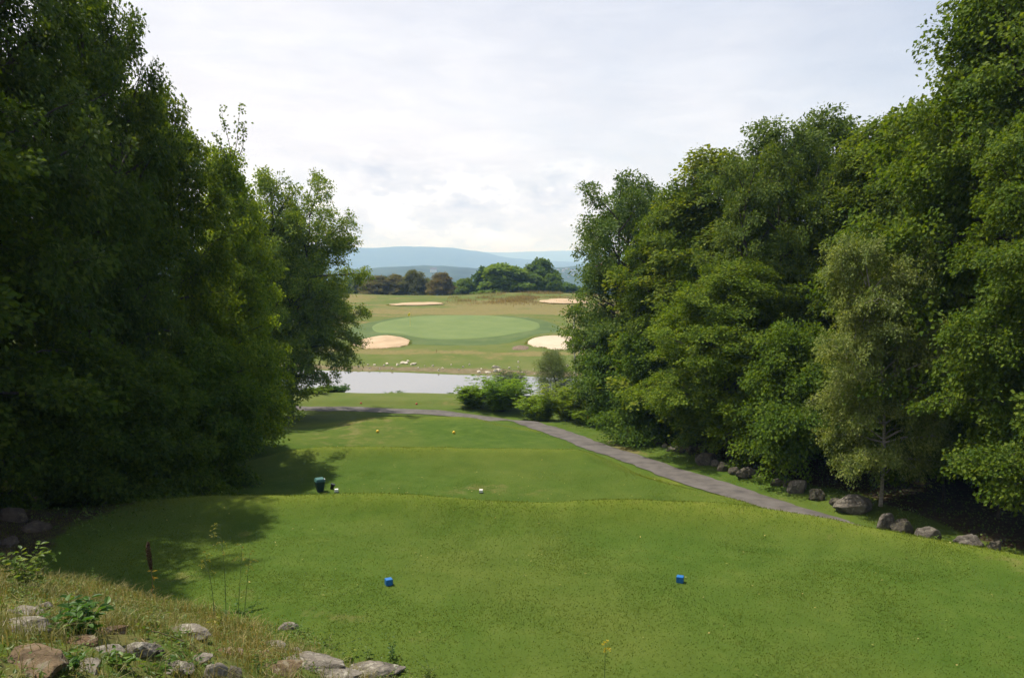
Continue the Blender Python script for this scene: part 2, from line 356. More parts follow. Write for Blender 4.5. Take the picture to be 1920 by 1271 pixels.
def strip(name, C, width, mat, dz=.012, n=260, edge=.0, z_from_ground=True):
    C = np.asarray(C); d = np.r_[0, np.cumsum(np.linalg.norm(np.diff(C[:, :2], axis=0), axis=1))]
    t = np.linspace(0, d[-1], n)
    # smooth the polyline
    P = np.stack([np.interp(t, d, C[:, 0]), np.interp(t, d, C[:, 1])], -1)
    k = np.hanning(21); k /= k.sum()
    Pp = np.pad(P, ((10, 10), (0, 0)), mode='reflect', reflect_type='odd'); P = np.stack([np.convolve(Pp[:, i], k, 'valid') for i in (0, 1)], -1)
    T = np.gradient(P, axis=0); T /= np.linalg.norm(T, axis=1)[:, None]; N = np.stack([-T[:, 1], T[:, 0]], -1)
    us = np.linspace(-1, 1, 9); V = []
    for u in us:
        wob = 1 + (.07 * vn(t * .8, t * 0 + u, 5) + .07 * vn(t * 3, t * 0 + u, 6)) * (abs(u) == 1)
        q = P + N * (u * width / 2 * wob)[:, None]
        V.append(np.c_[q, h(q[:, 0], q[:, 1]) + dz + .02 * (1 - u * u)])
    V = np.stack(V, 1); id_ = np.arange(n * 9).reshape(n, 9)
    q = np.stack([id_[:-1, :-1], id_[:-1, 1:], id_[1:, 1:], id_[1:, :-1]], -1).reshape(-1, 4)
    return mesh_np(name, V, q[:, ::-1], mat=mat, smooth=True)
tag(strip('path', PATH, 1.62, M['asphalt'], dz=.03, n=420), kind='structure')

def blob(name, cx, cy, rx, ry, mat, dz, wob=.08, seed=0, rot=0, nr=26, na=110, rim=.0, dish=0.):
    a = np.linspace(0, 2 * np.pi, na, endpoint=False)
    rr = 1 + wob * (vn(np.cos(a) * 1.6 + 5, np.sin(a) * 1.6, seed) + .5 * vn(np.cos(a) * 3.7, np.sin(a) * 3.7 + 2, seed + 1))
    V = [[cx, cy, hz(cx, cy) + dz]]
    c, s = math.cos(rot), math.sin(rot)
    rs = np.linspace(0, 1, nr + 1)[1:]
    G = []
    for r in rs:
        u = np.cos(a) * rx * r * rr; v = np.sin(a) * ry * r * rr
        x = cx + u * c - v * s; y = cy + u * s + v * c
        G.append(np.stack([x, y, h(x, y) + dz - (0.12 * (r == 1) if rim else 0)], -1))
    V = np.concatenate([np.array(V)] + G)
    T = [[0, 1 + k, 1 + (k + 1) % na] for k in range(na)]
    Q = []
    for j in range(nr - 1):
        b0, b1 = 1 + j * na, 1 + (j + 1) * na
        k = np.arange(na); Q.append(np.stack([b0 + k, b1 + k, b1 + (k + 1) % na, b0 + (k + 1) % na], -1))
    return mesh_np(name, V, np.concatenate(Q), T, mat=mat, smooth=True)
tag(blob('green_collar', -8.6, 119.5, 16.2, 15.5, M['collar'], .05, .05, 3, rim=1, nr=40), kind='structure')
tag(blob('putting_green', -8.6, 122.0, 12.9, 12.2, M['green'], .11, .03, 5, rim=1, nr=36), kind='structure')
BUNK = []
def bunker(px0, px1, y, ry, mat, seed, dz=.13, wob=.16):
    a = gy(px0, y); b = gy(px1, y); BUNK.append(((a[0] + b[0]) / 2, y, (b[0] - a[0]) / 2, ry, seed, wob))
    return tag(blob('sand_bunker', (a[0] + b[0]) / 2, y, (b[0] - a[0]) / 2, ry, mat, dz, wob, seed, rim=1), kind='structure')
bunker(658, 768, 105.0, 4.3, M['sand'], 11)
bunker(986, 1120, 104.5, 4.1, M['sand_pale'], 15)
bunker(733, 826, 156.0, 2.3, M['sand'], 19, dz=.25)
bunker(1014, 1100, 161.0, 3.8, M['sand'], 23, dz=.3)
bunker(600, 650, 153.0, 2.2, M['sand'], 27, dz=.25, wob=.3)
bunker(566, 640, 126.0, 7.0, M['sand'], 29, dz=.2)
# dirt patch beside the right bunker and a curved waste strip
tag(blob('bare_earth', gy(975, 101.5)[0], 102.0, 1.1, 1.6, M['brown_stone'], .09, .2, 31, rim=1, nr=8), kind='structure')

# water
def water_mat():
    m, nt, ns, L = new_mat('pond_water')
    tc = nd(ns, 'ShaderNodeTexCoord'); mp = nd(ns, 'ShaderNodeMapping', inp={'Scale': (1, .6, 1)}); L.new(tc.outputs['Object'], mp.inputs[0])
    nz = nd(ns, 'ShaderNodeTexNoise', inp={'Scale': 2.2, 'Detail': 3}); L.new(mp.outputs[0], nz.inputs['Vector'])
    b = nd(ns, 'ShaderNodeBump', inp={'Strength': .05, 'Distance': .03}); L.new(nz.outputs[0], b.inputs['Height'])
    p = nd(ns, 'ShaderNodeBsdfPrincipled', inp={'Base Color': rgb((.15, .15, .145)), 'Roughness': .03, 'IOR': 2.3, 'Specular IOR Level': .5})
    L.new(b.outputs[0], p.inputs['Normal'])
    o = nd(ns, 'ShaderNodeOutputMaterial'); L.new(p.outputs[0], o.inputs[0]); return m
M['water'] = water_mat()
wx = np.linspace(-90, 60, 40); wy = np.linspace(64, 98, 12); WX, WY = np.meshgrid(wx, wy)
wi = np.arange(480).reshape(12, 40)
tag(mesh_np('pond', np.stack([WX, WY, WX * 0 + POND_Z], -1), np.stack([wi[:-1, :-1], wi[:-1, 1:], wi[1:, 1:], wi[1:, :-1]], -1).reshape(-1, 4), mat=M['water']), kind='structure')

# distant hills: real relief, kilometres away
M['far_wood'] = noise_mat('far_wood', [(.010, .024, .010), (.024, .046, .016), (.05, .075, .028)], scale=.012, detail=9, rough=.95, bump=0)
def ridge(name, y0, y1, prof, zb, seed, nx=260, ny=26, rough=6):
    x = np.linspace(-y1 * .75, y1 * .75, nx); y = np.linspace(y0, y1, ny); X_, Y_ = np.meshgrid(x, y)
    ym = (y0 + y1) / 2
    pxs = 960 + X_ / Y_ * F
    top = np.interp(pxs, [p for p, _ in prof], [ztop(q, ym) for _, q in prof])
    w = np.sin(np.clip((Y_ - y0) / (y1 - y0), 0, 1) * np.pi) ** .8
    Zr = zb + (top - zb) * w + (rough * fbm(X_ / 300, Y_ / 300, seed, 5) + rough * .6 * fbm(X_ / 60, Y_ / 60, seed + 9, 3)) * w
    i = np.arange(nx * ny).reshape(ny, nx)
    return tag(mesh_np(name, np.stack([X_, Y_, Zr], -1), np.stack([i[:-1, :-1], i[:-1, 1:], i[1:, 1:], i[1:, :-1]], -1).reshape(-1, 4), mat=M['far_wood'], smooth=True), kind='structure')
ridge('hills', 1500, 2600, [(-2000, 500), (400, 508), (620, 507), (700, 503), (790, 497), (860, 500), (960, 503), (1040, 500), (1110, 498), (1300, 500), (4000, 495)], -85, 3, rough=9, nx=420, ny=40)
ridge('mountains', 5200, 7600, [(-2500, 480), (200, 472), (600, 468), (640, 466), (690, 465), (760, 463), (800, 462.5), (850, 465), (900, 472), (950, 483), (1010, 489), (1100, 492), (3000, 494)], -90, 13, rough=10)
ridge('mountain_range', 9500, 12500, [(-3500, 490), (850, 478), (905, 473), (950, 474), (985, 472), (1040, 471), (1075, 470), (1150, 474), (1300, 480), (4000, 480)], -90, 23, rough=10)

# haze: one closed box of even air
def haze():
    m, nt, ns, L = new_mat('haze_air')
    v = nd(ns, 'ShaderNodeVolumePrincipled', inp={'Color': rgb((.34, .57, 1.0)), 'Absorption Color': rgb((1, 1, 1)), 'Density': 2.6e-4, 'Anisotropy': .0})
    o = nd(ns, 'ShaderNodeOutputMaterial'); L.new(v.outputs[0], o.inputs['Volume'])
    bm = bmesh.new(); bmesh.ops.create_cube(bm, size=1)
    ob = from_bm('haze', bm, m)
    zb, zt = -120, 120
    ob.scale = (30000, 15500, zt - zb); ob.location = (0, 6700, (zb + zt) / 2)
    tag(ob, kind='stuff')
haze()

# ------------------------------------------------------------------ foliage builders
def unit(v): return v / np.maximum(np.linalg.norm(v, axis=-1, keepdims=True), 1e-9)
def leaf_quads(P, A, N, ln, wd, fold=.18):
    """folded rhombic leaves: P base points, A axes, N normals"""
    A = unit(A); B = unit(np.cross(N, A)); N = np.cross(A, B)
    ln = np.asarray(ln)[..., None]; wd = np.asarray(wd)[..., None]
    v = np.stack([P, P + A * ln * .45 + B * wd * .5 + N * wd * fold, P + A * ln, P + A * ln * .45 - B * wd * .5 + N * wd * fold], 1)
    q = np.arange(len(P) * 4).reshape(-1, 4)
    return v.reshape(-1, 3), q
def leaf_hi(P, A, N, ln, wd, fold=.2, droop=.25):
    A = unit(A); B = unit(np.cross(N, A)); N = np.cross(A, B)
    ln = np.asarray(ln)[..., None]; wd = np.asarray(wd)[..., None]
    tip = P + A * ln - N * ln * droop
    a = lambda s, t, d: P + A * ln * s + B * wd * t + N * (wd * fold - ln * d)
    v = np.stack([P, a(.3, .5, .02), a(.68, .36, droop * .4), tip, a(.68, -.36, droop * .4), a(.3, -.5, .02)], 1)
    b = np.arange(len(P))[:, None] * 6
    q = np.concatenate([b + np.array([[0, 1, 2, 3]]), b + np.array([[0, 3, 4, 5]])])
    return v.reshape(-1, 3), q

def tubes(paths, radii, k=5):
    """tubes along poly-lines; all as one vertex/quad pair"""
    V = []; Q = []; off = 0
    for P, r in zip(paths, radii):
        P = np.asarray(P, float); n = len(P); T = np.gradient(P, axis=0); T = unit(T)
        ref = np.where(np.abs(T[:, 2:3]) > .9, np.array([[1., 0, 0]]), np.array([[0, 0, 1.]]))
        U = unit(np.cross(ref, T)); W = np.cross(T, U)
        a = np.linspace(0, 2 * np.pi, k, endpoint=False)
        ring = P[:, None] + (U[:, None] * np.cos(a)[None, :, None] + W[:, None] * np.sin(a)[None, :, None]) * np.asarray(r)[:, None, None]
        V.append(ring.reshape(-1, 3)); i = np.arange(n * k).reshape(n, k) + off
        Q.append(np.stack([i[:-1], np.roll(i[:-1], -1, 1), np.roll(i[1:], -1, 1), i[1:]], -1).reshape(-1, 4)); off += n * k
    return np.concatenate(V), np.concatenate(Q)

def grow_tree(seed, H, R, base=.15, n1=46, n2=10, n3=5, nl=26, ll=.12, lw=.10, sr=.38, prof=None, elev=(8, 62), droop=.35, trunk_r=.2,
              lean=(0, 0), flat=.75, hang=.3, forks=0, gap=.0, vz=.16, thick=.045, jn=.34):
    g = np.random.default_rng(seed)
    prof = prof or (lambda t: (1 - t) ** .6 * (t + .12) ** .28 * 1.15)
    def axis_at(z): s = z / H; return np.array([lean[0] * s ** 1.4 + .25 * math.sin(s * 5 + seed), lean[1] * s ** 1.4 + .2 * math.cos(s * 4 + seed * 2) - .2, z])
    zs = np.linspace(0, H * .93, 14); TP = np.array([axis_at(z) for z in zs]); TP -= TP[0] * np.array([1, 1, 0])
    paths = [np.vstack([TP[:1] - [0, 0, .35], TP])]; radii = [np.r_[trunk_r * 1.35, trunk_r * (1 - zs / H) ** .8 + .015]]; radii[0][1] *= 1.2
    for f in range(forks):
        t0 = .22 + .2 * g.random(); p0 = np.array([np.interp(t0 * H, zs, TP[:, i]) for i in range(3)]); az = g.random() * 6.28
        s = np.linspace(0, 1, 8)[:, None]; L = H * (.85 - t0)
        d = np.array([math.cos(az) * .35, math.sin(az) * .35, 1.])
        pp = p0 + d * L * s + np.array([math.cos(az), math.sin(az), 0]) * .12 * L * np.sin(s * 3)
        paths.append(pp); radii.append(trunk_r * .6 * (1 - s[:, 0]) ** .8 + .012)
    SP = []; SD = []; ga = g.random() * 6.28
    sub_p = []; sub_r = []
    for i in range(n1):
        t = (i + .5 * g.random()) / n1
        t = t ** .92
        z0 = H * (base + (1 - base) * t * .96)
        ga += 2.39996 + g.normal() * .35
        src = 0 if forks == 0 or t < .3 else g.integers(0, forks + 1)
        PP = paths[src]; p0 = np.array([np.interp(z0, PP[:, 2], PP[:, j]) for j in range(2)] + [min(z0, PP[-1, 2])])
        el = math.radians(elev[0] + (elev[1] - elev[0]) * t ** 1.3 + g.normal() * 7)
        L = R * prof(t) * g.choice([.62, .8, .95, 1.05, 1.2], p=[.12, .22, .3, .24, .12]) + .35
        d = np.array([math.cos(ga) * math.cos(el), math.sin(ga) * math.cos(el), math.sin(el)])
        z0s = max(z0 - L * .35 * math.sin(el), H * base * .6)
        p0[2] = z0s; 
        s = np.linspace(0, 1, 6)
        cur = np.array([0, 0, 1.]) * (-.18 * droop * L) * 1.0
        pts = p0 + d * L * s[:, None] + cur * (s ** 2)[:, None] + g.normal(size=(6, 3)) * .05 * L * .4 * s[:, None]
        paths.append(pts); radii.append((.016 * L + .01) * (1 - s * .85) * (trunk_r / .2) ** .5)
        m = max(3, int(n2 * (L / R) ** .7 + .5))
        if g.random() < gap: m = max(2, m // 3)
        for j in range(m):
            u = .22 + .78 * (j + g.random() * .6) / m
            q0 = np.array([np.interp(u, s, pts[:, c]) for c in range(3)])
            side = 1 if j % 2 else -1
            hd = np.array([d[0], d[1], 0]); hd /= np.linalg.norm(hd) + 1e-6; lat = np.array([-hd[1], hd[0], 0])
            an = math.radians(g.uniform(20, 75)) * side
            dd = hd * math.cos(an) + lat * math.sin(an) + np.array([0, 0, g.normal(.06 + .25 * math.sin(el), vz)])
            dd /= np.linalg.norm(dd)
            l2 = (L * .42 * (1 - .55 * u) + .35) * g.uniform(.7, 1.25)
            ss = np.array([0, .5, 1.]); e = q0 + dd * l2 * ss[:, None] + np.array([0, 0, -.22 * droop * l2]) * (ss ** 2)[:, None]
            sub_p.append(e); sub_r.append(np.array([.011, .007, .003]) * (.6 + .3 * l2))
            k3 = max(2, int(n3 * (l2 / 1.2) + .5))
            for k in range(k3):
                v = .3 + .75 * (k + g.random() * .5) / k3
                SP.append(q0 + dd * l2 * v + np.array([0, 0, -.22 * droop * l2 * v * v]) + g.normal(size=3) * .07); SD.append(dd)
        SP.append(pts[-1]); SD.append(d)
    for tip in [np.array(q[-1]) for q in paths[:forks + 1]]:
     for k in range(14):
        SP.append(tip + np.array([g.normal() * .25, g.normal() * .25, .07 * H * g.random() - .2])); SD.append(np.array([g.normal() * .3, g.normal() * .3, 1.]))
    SP = np.array(SP); SD = unit(np.array(SD)); ns_ = len(SP)
    # sprays of leaves: flat fans with a slight outward tilt
    cnt = np.maximum(4, (nl * g.uniform(.6, 1.35, ns_)).astype(int)); I = np.repeat(np.arange(ns_), cnt); n = len(I)
    out = unit(SP * np.array([1, 1, 0]) + 1e-4)
    PN = unit(np.array([0, 0, 1.]) * flat + out * .55 + g.normal(size=(ns_, 3)) * .22)
    U = unit(np.cross(PN, SD + 1e-3)); W = np.cross(U, PN)
    r = np.sqrt(g.random(n)) * sr * g.uniform(.7, 1.3, ns_)[I]; a = g.random(n) * 6.283
    loc = U[I] * (r * np.cos(a))[:, None] + W[I] * (r * np.sin(a) * 1.15)[:, None]
    P = SP[I] + loc + PN[I] * (g.normal(size=n) * thick)[:, None]
    P[:, 2] -= hang * r * r / sr * .6
    A = unit(unit(loc + 1e-5) * .7 + SD[I] * .45 + g.normal(size=(n, 3)) * .35 + np.array([0, 0, -hang]))
    N = unit(PN[I] + g.normal(size=(n, 3)) * jn)
    sz = g.uniform(.5, 1.4, n)
    V, Q = leaf_quads(P, A, N, ll * sz, lw * sz)
    TV, TQ = tubes(paths, radii, 7); SV, SQ = tubes(sub_p, sub_r, 3)
    return (np.concatenate([TV, SV]), np.concatenate([TQ, SQ + len(TV)])), (V, Q)

def proto(name, leafm, barkm, leafname='crown', woodname='trunk', **k):
    (tv, tq), (lv, lq) = grow_tree(**k)
    root = empty(name)
    mesh_np(woodname, tv, tq, mat=barkm, parent=root, smooth=True)
    mesh_np(leafname, lv, lq, mat=leafm, parent=root)
    root['H'] = float(max(lv[:, 2].max(), tv[:, 2].max()))
    root['Rd'] = float(np.percentile(np.hypot(lv[:, 0], lv[:, 1]), 97))
    return root

oval = lambda t: np.clip(np.sin(np.pi * np.clip(.20 + .78 * t, 0, 1)) ** .55, 0, 1)
mcone = lambda t: np.clip((1.04 - t) ** .62 * (t + .22) ** .22 * 1.08, .05, 1)
cone = lambda t: (1 - t) ** .8 * 1.0 + .12
dome = lambda t: np.sqrt(np.clip(1 - (t * 1.02 - .12) ** 2, 0.02, 1))
PROTO = dict(
    maple=[dict(seed=11, H=15, R=4.4, base=.05, n1=76, n2=12, n3=5, nl=30, prof=mcone, ll=.15, lw=.125, sr=.44, elev=(0, 62), trunk_r=.20, droop=.35, flat=.75, hang=.25, vz=.24, thick=.10, jn=.45, gap=.12),
           dict(seed=12, H=15, R=4.6, base=.05, n1=76, n2=12, n3=5, nl=30, ll=.15, lw=.125, sr=.44, elev=(0, 58), trunk_r=.22, droop=.35, flat=.75, prof=oval, hang=.3, vz=.26, thick=.10, jn=.45, gap=.12),
           dict(seed=13, H=15, R=4.6, base=.17, n1=72, n2=12, n3=5, nl=30, ll=.15, lw=.125, sr=.44, elev=(-6, 60), trunk_r=.2, droop=.4, flat=.75, prof=dome, hang=.3, vz=.26, thick=.10, jn=.45, gap=.12)],
    oak=[dict(seed=21, H=16, R=4.4, base=.07, n1=72, n2=12, n3=5, nl=30, ll=.165, lw=.10, sr=.40, elev=(0, 60), trunk_r=.24, droop=.25, flat=.55, prof=oval, forks=2, gap=.2, vz=.3, thick=.12, jn=.5),
         dict(seed=22, H=16, R=4.6, base=.07, n1=72, n2=12, n3=5, nl=30, ll=.165, lw=.10, sr=.40, elev=(-2, 58), trunk_r=.26, droop=.3, flat=.6, prof=dome, forks=1, gap=.15, vz=.28, thick=.12, jn=.5),
         dict(seed=23, H=16, R=4.6, base=.33, lean=(2.4, 0), n1=56, n2=13, n3=5, nl=30, ll=.165, lw=.10, sr=.40, elev=(-14, 58), trunk_r=.24, droop=.5, flat=.6, prof=dome, forks=1, gap=.15, vz=.28, thick=.12, jn=.5)],
    birch=[dict(seed=31, H=10, R=2.9, base=.14, n1=66, n2=12, n3=6, nl=30, ll=.105, lw=.078, sr=.32, elev=(15, 62), trunk_r=.085, droop=.8, flat=.8, hang=.4, lean=(-1.6, .2), forks=2, prof=oval, gap=.15, vz=.22, thick=.08, jn=.45)],
    sapling=[dict(seed=41, H=6, R=2.4, base=.04, n1=44, n2=10, n3=5, nl=28, ll=.15, lw=.12, sr=.40, elev=(0, 56), trunk_r=.06, droop=.4, flat=.9, prof=oval, hang=.3, vz=.2, thick=.08, jn=.42),
             dict(seed=42, H=6, R=2.6, base=.03, n1=44, n2=10, n3=5, nl=28, ll=.14, lw=.11, sr=.42, elev=(-4, 52), trunk_r=.06, droop=.5, flat=.9, prof=dome, hang=.3, vz=.2, thick=.08, jn=.42),
             dict(seed=43, H=6, R=2.6, base=.26, n1=42, n2=10, n3=5, nl=28, ll=.14, lw=.11, sr=.42, elev=(-10, 52), trunk_r=.06, droop=.5, flat=.9, prof=dome, hang=.3, vz=.2, thick=.08, jn=.42)],
)
LEAFM = dict(maple='maple', oak='oak', birch='birch', sapling='maple', willow='willow')
PROTO['willow'] = [dict(seed=51, H=4.5, R=1.7, base=.02, n1=44, n2=9, n3=6, nl=24, ll=.085, lw=.03, sr=.26, elev=(25, 78), trunk_r=.05, droop=.8, flat=.3, hang=.5, prof=oval)]
_built = {}
_first = {}
def get_tree(kind, var):
    key = (kind, var)
    if key not in _built:
        _built[key] = proto(kind, M[LEAFM[kind]], M['birch_bark'] if kind == 'birch' else M['bark'], **PROTO[kind][var]); _first[key] = True
    if _first[key]: _first[key] = False; return _built[key]
    return copy_tree(_built[key])
TNAME = dict(maple='maple_tree', oak='oak_tree', birch='birch_tree', sapling='maple_sapling', willow='willow_shrub')
def plant(kind, var, px, y, top, width, label, rz=0., tint=(1, 1, 1), group=None, cat='tree', sink=0., dx=0.):
    """width is the crown's width in photograph pixels"""
    o = get_tree(kind, var); p = gy(px, y)
    Hh = ztop(top, y) - p[2]
    o.name = TNAME[kind]
    sxy = (width / F * y / 2) / _built[(kind, var)]['Rd']
    o.location = (p[0] + dx, y, p[2] - sink); o.rotation_euler = (0, 0, rz); o.scale = (sxy, sxy, Hh / _built[(kind, var)]['H'])
    for c in o.children:
        c.name = 'crown' if c.name.startswith('crown') else 'trunk'
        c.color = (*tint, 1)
    tag(o, label, cat, group)
    for k in ('H', 'Rd'):
        pass
    return o

GR, GL = 'trees of the wood right of the path', 'trees of the wood left of the tees'
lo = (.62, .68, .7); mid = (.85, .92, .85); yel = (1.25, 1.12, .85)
# right wood, far to near
plant('oak', 0, 1180, 51, 322, 292, 'dark oak ending the right wood on its far left with some dead brown leaves', .6, (.95, 1.05, 1.1), GR)
plant('maple', 0, 1345, 43, 268, 403, 'tall yellow green maple rising behind the oak at the right wood\'s far end', 1.1, yel, GR)
plant('oak', 1, 1545, 42, 192, 425, 'tall knobbly oak whose top stands above the right wood\'s middle', 2.0, (.95, 1.0, .9), GR)
plant('maple', 1, 1690, 36, 190, 448, 'broad green maple between the knobbly oak and the tallest tree on the right', .4, (1.0, 1.0, .9), GR)
plant('maple', 2, 1880, 27, -150, 582, 'tallest maple of the right wood, cut off by the top of the photo', 3.3, (.85, .9, .85), GR)
plant('oak', 1, 1800, 32, 30, 403, 'dark oak close behind the tallest maple of the right wood', 4.4, (.85, .9, .85), GR)
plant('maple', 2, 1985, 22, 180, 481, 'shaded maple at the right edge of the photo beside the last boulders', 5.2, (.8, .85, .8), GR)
plant('sapling', 0, 1178, 48, 575, 190, 'low dark maple thicket at the foot of the oak with dead leaves', .3, (.75, .9, .9), GR)
plant('sapling', 1, 1236, 42, 600, 205, 'dark low maple between the far oak and the bright layered maple', 1.9, (.7, .85, .8), GR)
plant('maple', 1, 1370, 35.5, 480, 324, 'bright layered maple overhanging the path above the smallest boulders', 2.6, (1.1, 1.12, .9), GR)
plant('birch', 0, 1640, 26.2, 430, 260, 'leaning pale leaved birch with two thin grey trunks behind the biggest boulder', 0, (1, 1, 1), GR, dx=.2)
plant('sapling', 2, 1490, 31, 590, 246, 'maple sapling hanging over the boulder row left of the birch', 4.0, (.85, .95, .8), GR)
plant('sapling', 2, 1770, 26.5, 640, 268, 'shaded maple sapling just right of the leaning birch', .9, (.75, .85, .8), GR)
plant('sapling', 2, 1870, 24.5, 560, 291, 'layered maple sapling above the last dark boulders on the right', 5.5, (.8, .9, .8), GR)
plant('oak', 0, 1660, 46, 215, 291, 'oak at the back of the right wood seen between two maples', 3.9, (.8, .9, .85), GR)
plant('maple', 0, 1450, 50, 300, 291, 'maple at the back of the right wood behind the yellow green maple', 5.9, (.9, .95, .85), GR)
plant('maple', 1, 1280, 44, 335, 260, 'round topped maple filling the gap between the far oak and the yellow green maple', 5.0, (.95, 1.0, .9), GR)
plant('oak', 0, 1440, 38, 262, 280, 'oak between the yellow green maple and the knobbly oak', 2.7, (1.0, 1.02, .9), GR)
plant('maple', 0, 1620, 37, 225, 300, 'narrow bright maple right behind the leaning birch', 1.7, (1.1, 1.08, .9), GR)
plant('sapling', 1, 1700, 33, 700, 330, 'dim sapling deep in the wood behind the leaning birch', 1.0, (.6, .7, .6), GR)  # this and the next sapling added to darken the wood, shade in their tint
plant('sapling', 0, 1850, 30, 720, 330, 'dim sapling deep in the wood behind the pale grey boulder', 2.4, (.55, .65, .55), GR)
# left wood, near to far, with shade put into the nearest trees' tint
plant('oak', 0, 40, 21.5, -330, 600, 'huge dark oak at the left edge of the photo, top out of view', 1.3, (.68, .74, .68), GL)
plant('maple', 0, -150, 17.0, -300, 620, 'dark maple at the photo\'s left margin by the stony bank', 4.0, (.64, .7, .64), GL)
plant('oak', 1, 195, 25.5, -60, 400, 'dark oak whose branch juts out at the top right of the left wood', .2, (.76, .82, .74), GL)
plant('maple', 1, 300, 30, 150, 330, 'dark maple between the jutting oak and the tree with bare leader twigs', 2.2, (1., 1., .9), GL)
plant('maple', 0, 437, 36, 262, 228, 'lighter maple of the left wood topped by two thin leader twigs', .8, (1.8, 1.72, 1.4), GL)  # sunlit look put into the tint here and on both oaks below
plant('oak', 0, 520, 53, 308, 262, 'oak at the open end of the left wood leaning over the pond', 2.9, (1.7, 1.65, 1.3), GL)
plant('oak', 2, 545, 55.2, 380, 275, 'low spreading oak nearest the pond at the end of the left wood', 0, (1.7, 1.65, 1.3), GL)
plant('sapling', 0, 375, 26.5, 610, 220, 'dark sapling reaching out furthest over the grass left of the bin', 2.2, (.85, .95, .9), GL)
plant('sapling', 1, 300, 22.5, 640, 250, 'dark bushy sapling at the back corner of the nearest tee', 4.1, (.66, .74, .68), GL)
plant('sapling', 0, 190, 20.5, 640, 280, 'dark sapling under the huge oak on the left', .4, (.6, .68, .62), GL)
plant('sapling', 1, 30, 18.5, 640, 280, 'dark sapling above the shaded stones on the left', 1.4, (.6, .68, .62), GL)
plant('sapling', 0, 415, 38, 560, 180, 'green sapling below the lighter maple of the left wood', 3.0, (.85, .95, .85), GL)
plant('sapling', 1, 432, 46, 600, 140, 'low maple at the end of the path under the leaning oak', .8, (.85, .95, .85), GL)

# leader twigs on the lighter left maple: part of that tree
def own(o, root):                    # keep a part where it was built, as a child of a placed and scaled thing
    o.parent = root; o.matrix_parent_inverse = Matrix.LocRotScale(root.location, root.rotation_euler, root.scale).inverted(); return o
def find(label): return next(o for o in COL.objects if o.get('label', '').startswith(label))
_t = find('lighter maple'); g = np.random.default_rng(19)
for (pa, pb) in (((432, 300), (416, 196)), ((436, 300), (455, 196)), ((450, 290), (462, 226)), ((425, 300), (404, 250))):
    y_ = 36.; at_ = lambda p: np.array([ray(*p)[0] / ray(*p)[1] * y_, y_, ztop(p[1], y_)])
    a_, b_ = at_(pa), at_(pb); s_ = np.linspace(0, 1, 8); pts = a_ + (b_ - a_) * s_[:, None] + np.c_[.06 * np.sin(s_ * 6), 0 * s_, 0 * s_]
    v, q = tubes([pts], [.02 * (1 - .8 * s_)], 4); tw = own(mesh_np('leader_twig', v, q, mat=M['bark'], smooth=True), _t)
    u = g.random(70) ** .7; P = np.stack([np.interp(u, s_, pts[:, c]) for c in range(3)], -1) + g.normal(size=(70, 3)) * .09
    v, q = leaf_quads(P, g.normal(size=(70, 3)), g.normal(size=(70, 3)) + [0, 0, .5], np.full(70, .13), np.full(70, .10))
    lf = mesh_np('leaves', v, q, mat=M['maple']); lf.parent = tw; lf.color = (.9, .95, .9, 1)
_t = find('dark oak ending'); y_ = 49.5; c_ = np.array([ray(1130, 500)[0] / ray(1130, 500)[1] * y_, y_, ztop(500, y_)]); n = 90
v, q = leaf_quads(c_ + g.normal(size=(n, 3)) * [.22, .2, .26], g.normal(size=(n, 3)) - [0, 0, .6], g.normal(size=(n, 3)), np.full(n, .17), np.full(n, .11))
own(mesh_np('dead_leaves', v, q, mat=M['deadleaf']), _t).color = (1, 1, 1, 1)
# ------------------------------------------------------------------ stones
def rock(name, size, seed, mat, loc=(0, 0, 0), rz=0, sub=5, ang=.55):
    g = np.random.default_rng(seed); bm = bmesh.new(); bmesh.ops.create_icosphere(bm, subdivisions=sub, radius=1)
    V = np.array([v.co[:] for v in bm.verts])
    for _ in range(16):                                   # cleave with flat faces
        n = unit(g.normal(size=3)); d = g.uniform(.58, .9); s = V @ n; V = V - np.outer(np.clip(s - d, 0, None) * .93, n)
    V *= (1 + .16 * fbm(V[:, 0] * 1.3 + seed, V[:, 1] * 1.3 + V[:, 2] * 1.7, seed, 4) + .085 * fbm(V[:, 0] * 5 + V[:, 2] * 4, V[:, 1] * 5 - V[:, 2] * 3, seed + 5, 3))[:, None]
    V *= np.array(size) / 2
    for v, c in zip(bm.verts, V): v.co = c
    o = from_bm(name, bm, mat, smooth=True); o.location = loc; o.rotation_euler = (0, 0, rz)
    return o
def put_rock(px, py, wpx, hpx, mat, seed, label, name='boulder', cat='boulder', group=None, rz=0, deep=.3, tint=(1, 1, 1), lz=1.25, y=None):
    p = gp(px, py + hpx * .35) if y is None else gy(px, y)
    dist = math.hypot(p[1], CAMZ - p[2]); w = wpx / F * dist * (1.28 if name == 'stone' and p[1] < 30 else 1.06); sn = (CAMZ - p[2]) / dist; dep = w * .62; hh = max(hpx / F * dist * lz - dep * sn * .55, .3 * w * (.48 if deep > .32 else .8))
    o = rock(name, (w, dep, hh / (1 - deep)), seed, mat, (p[0], p[1], p[2] + hh / (1 - deep) * (.5 - deep)), rz)
    o.color = (*tint, 1)
    return tag(o, label, cat, group)
GB = 'boulders along the wood right of the path'
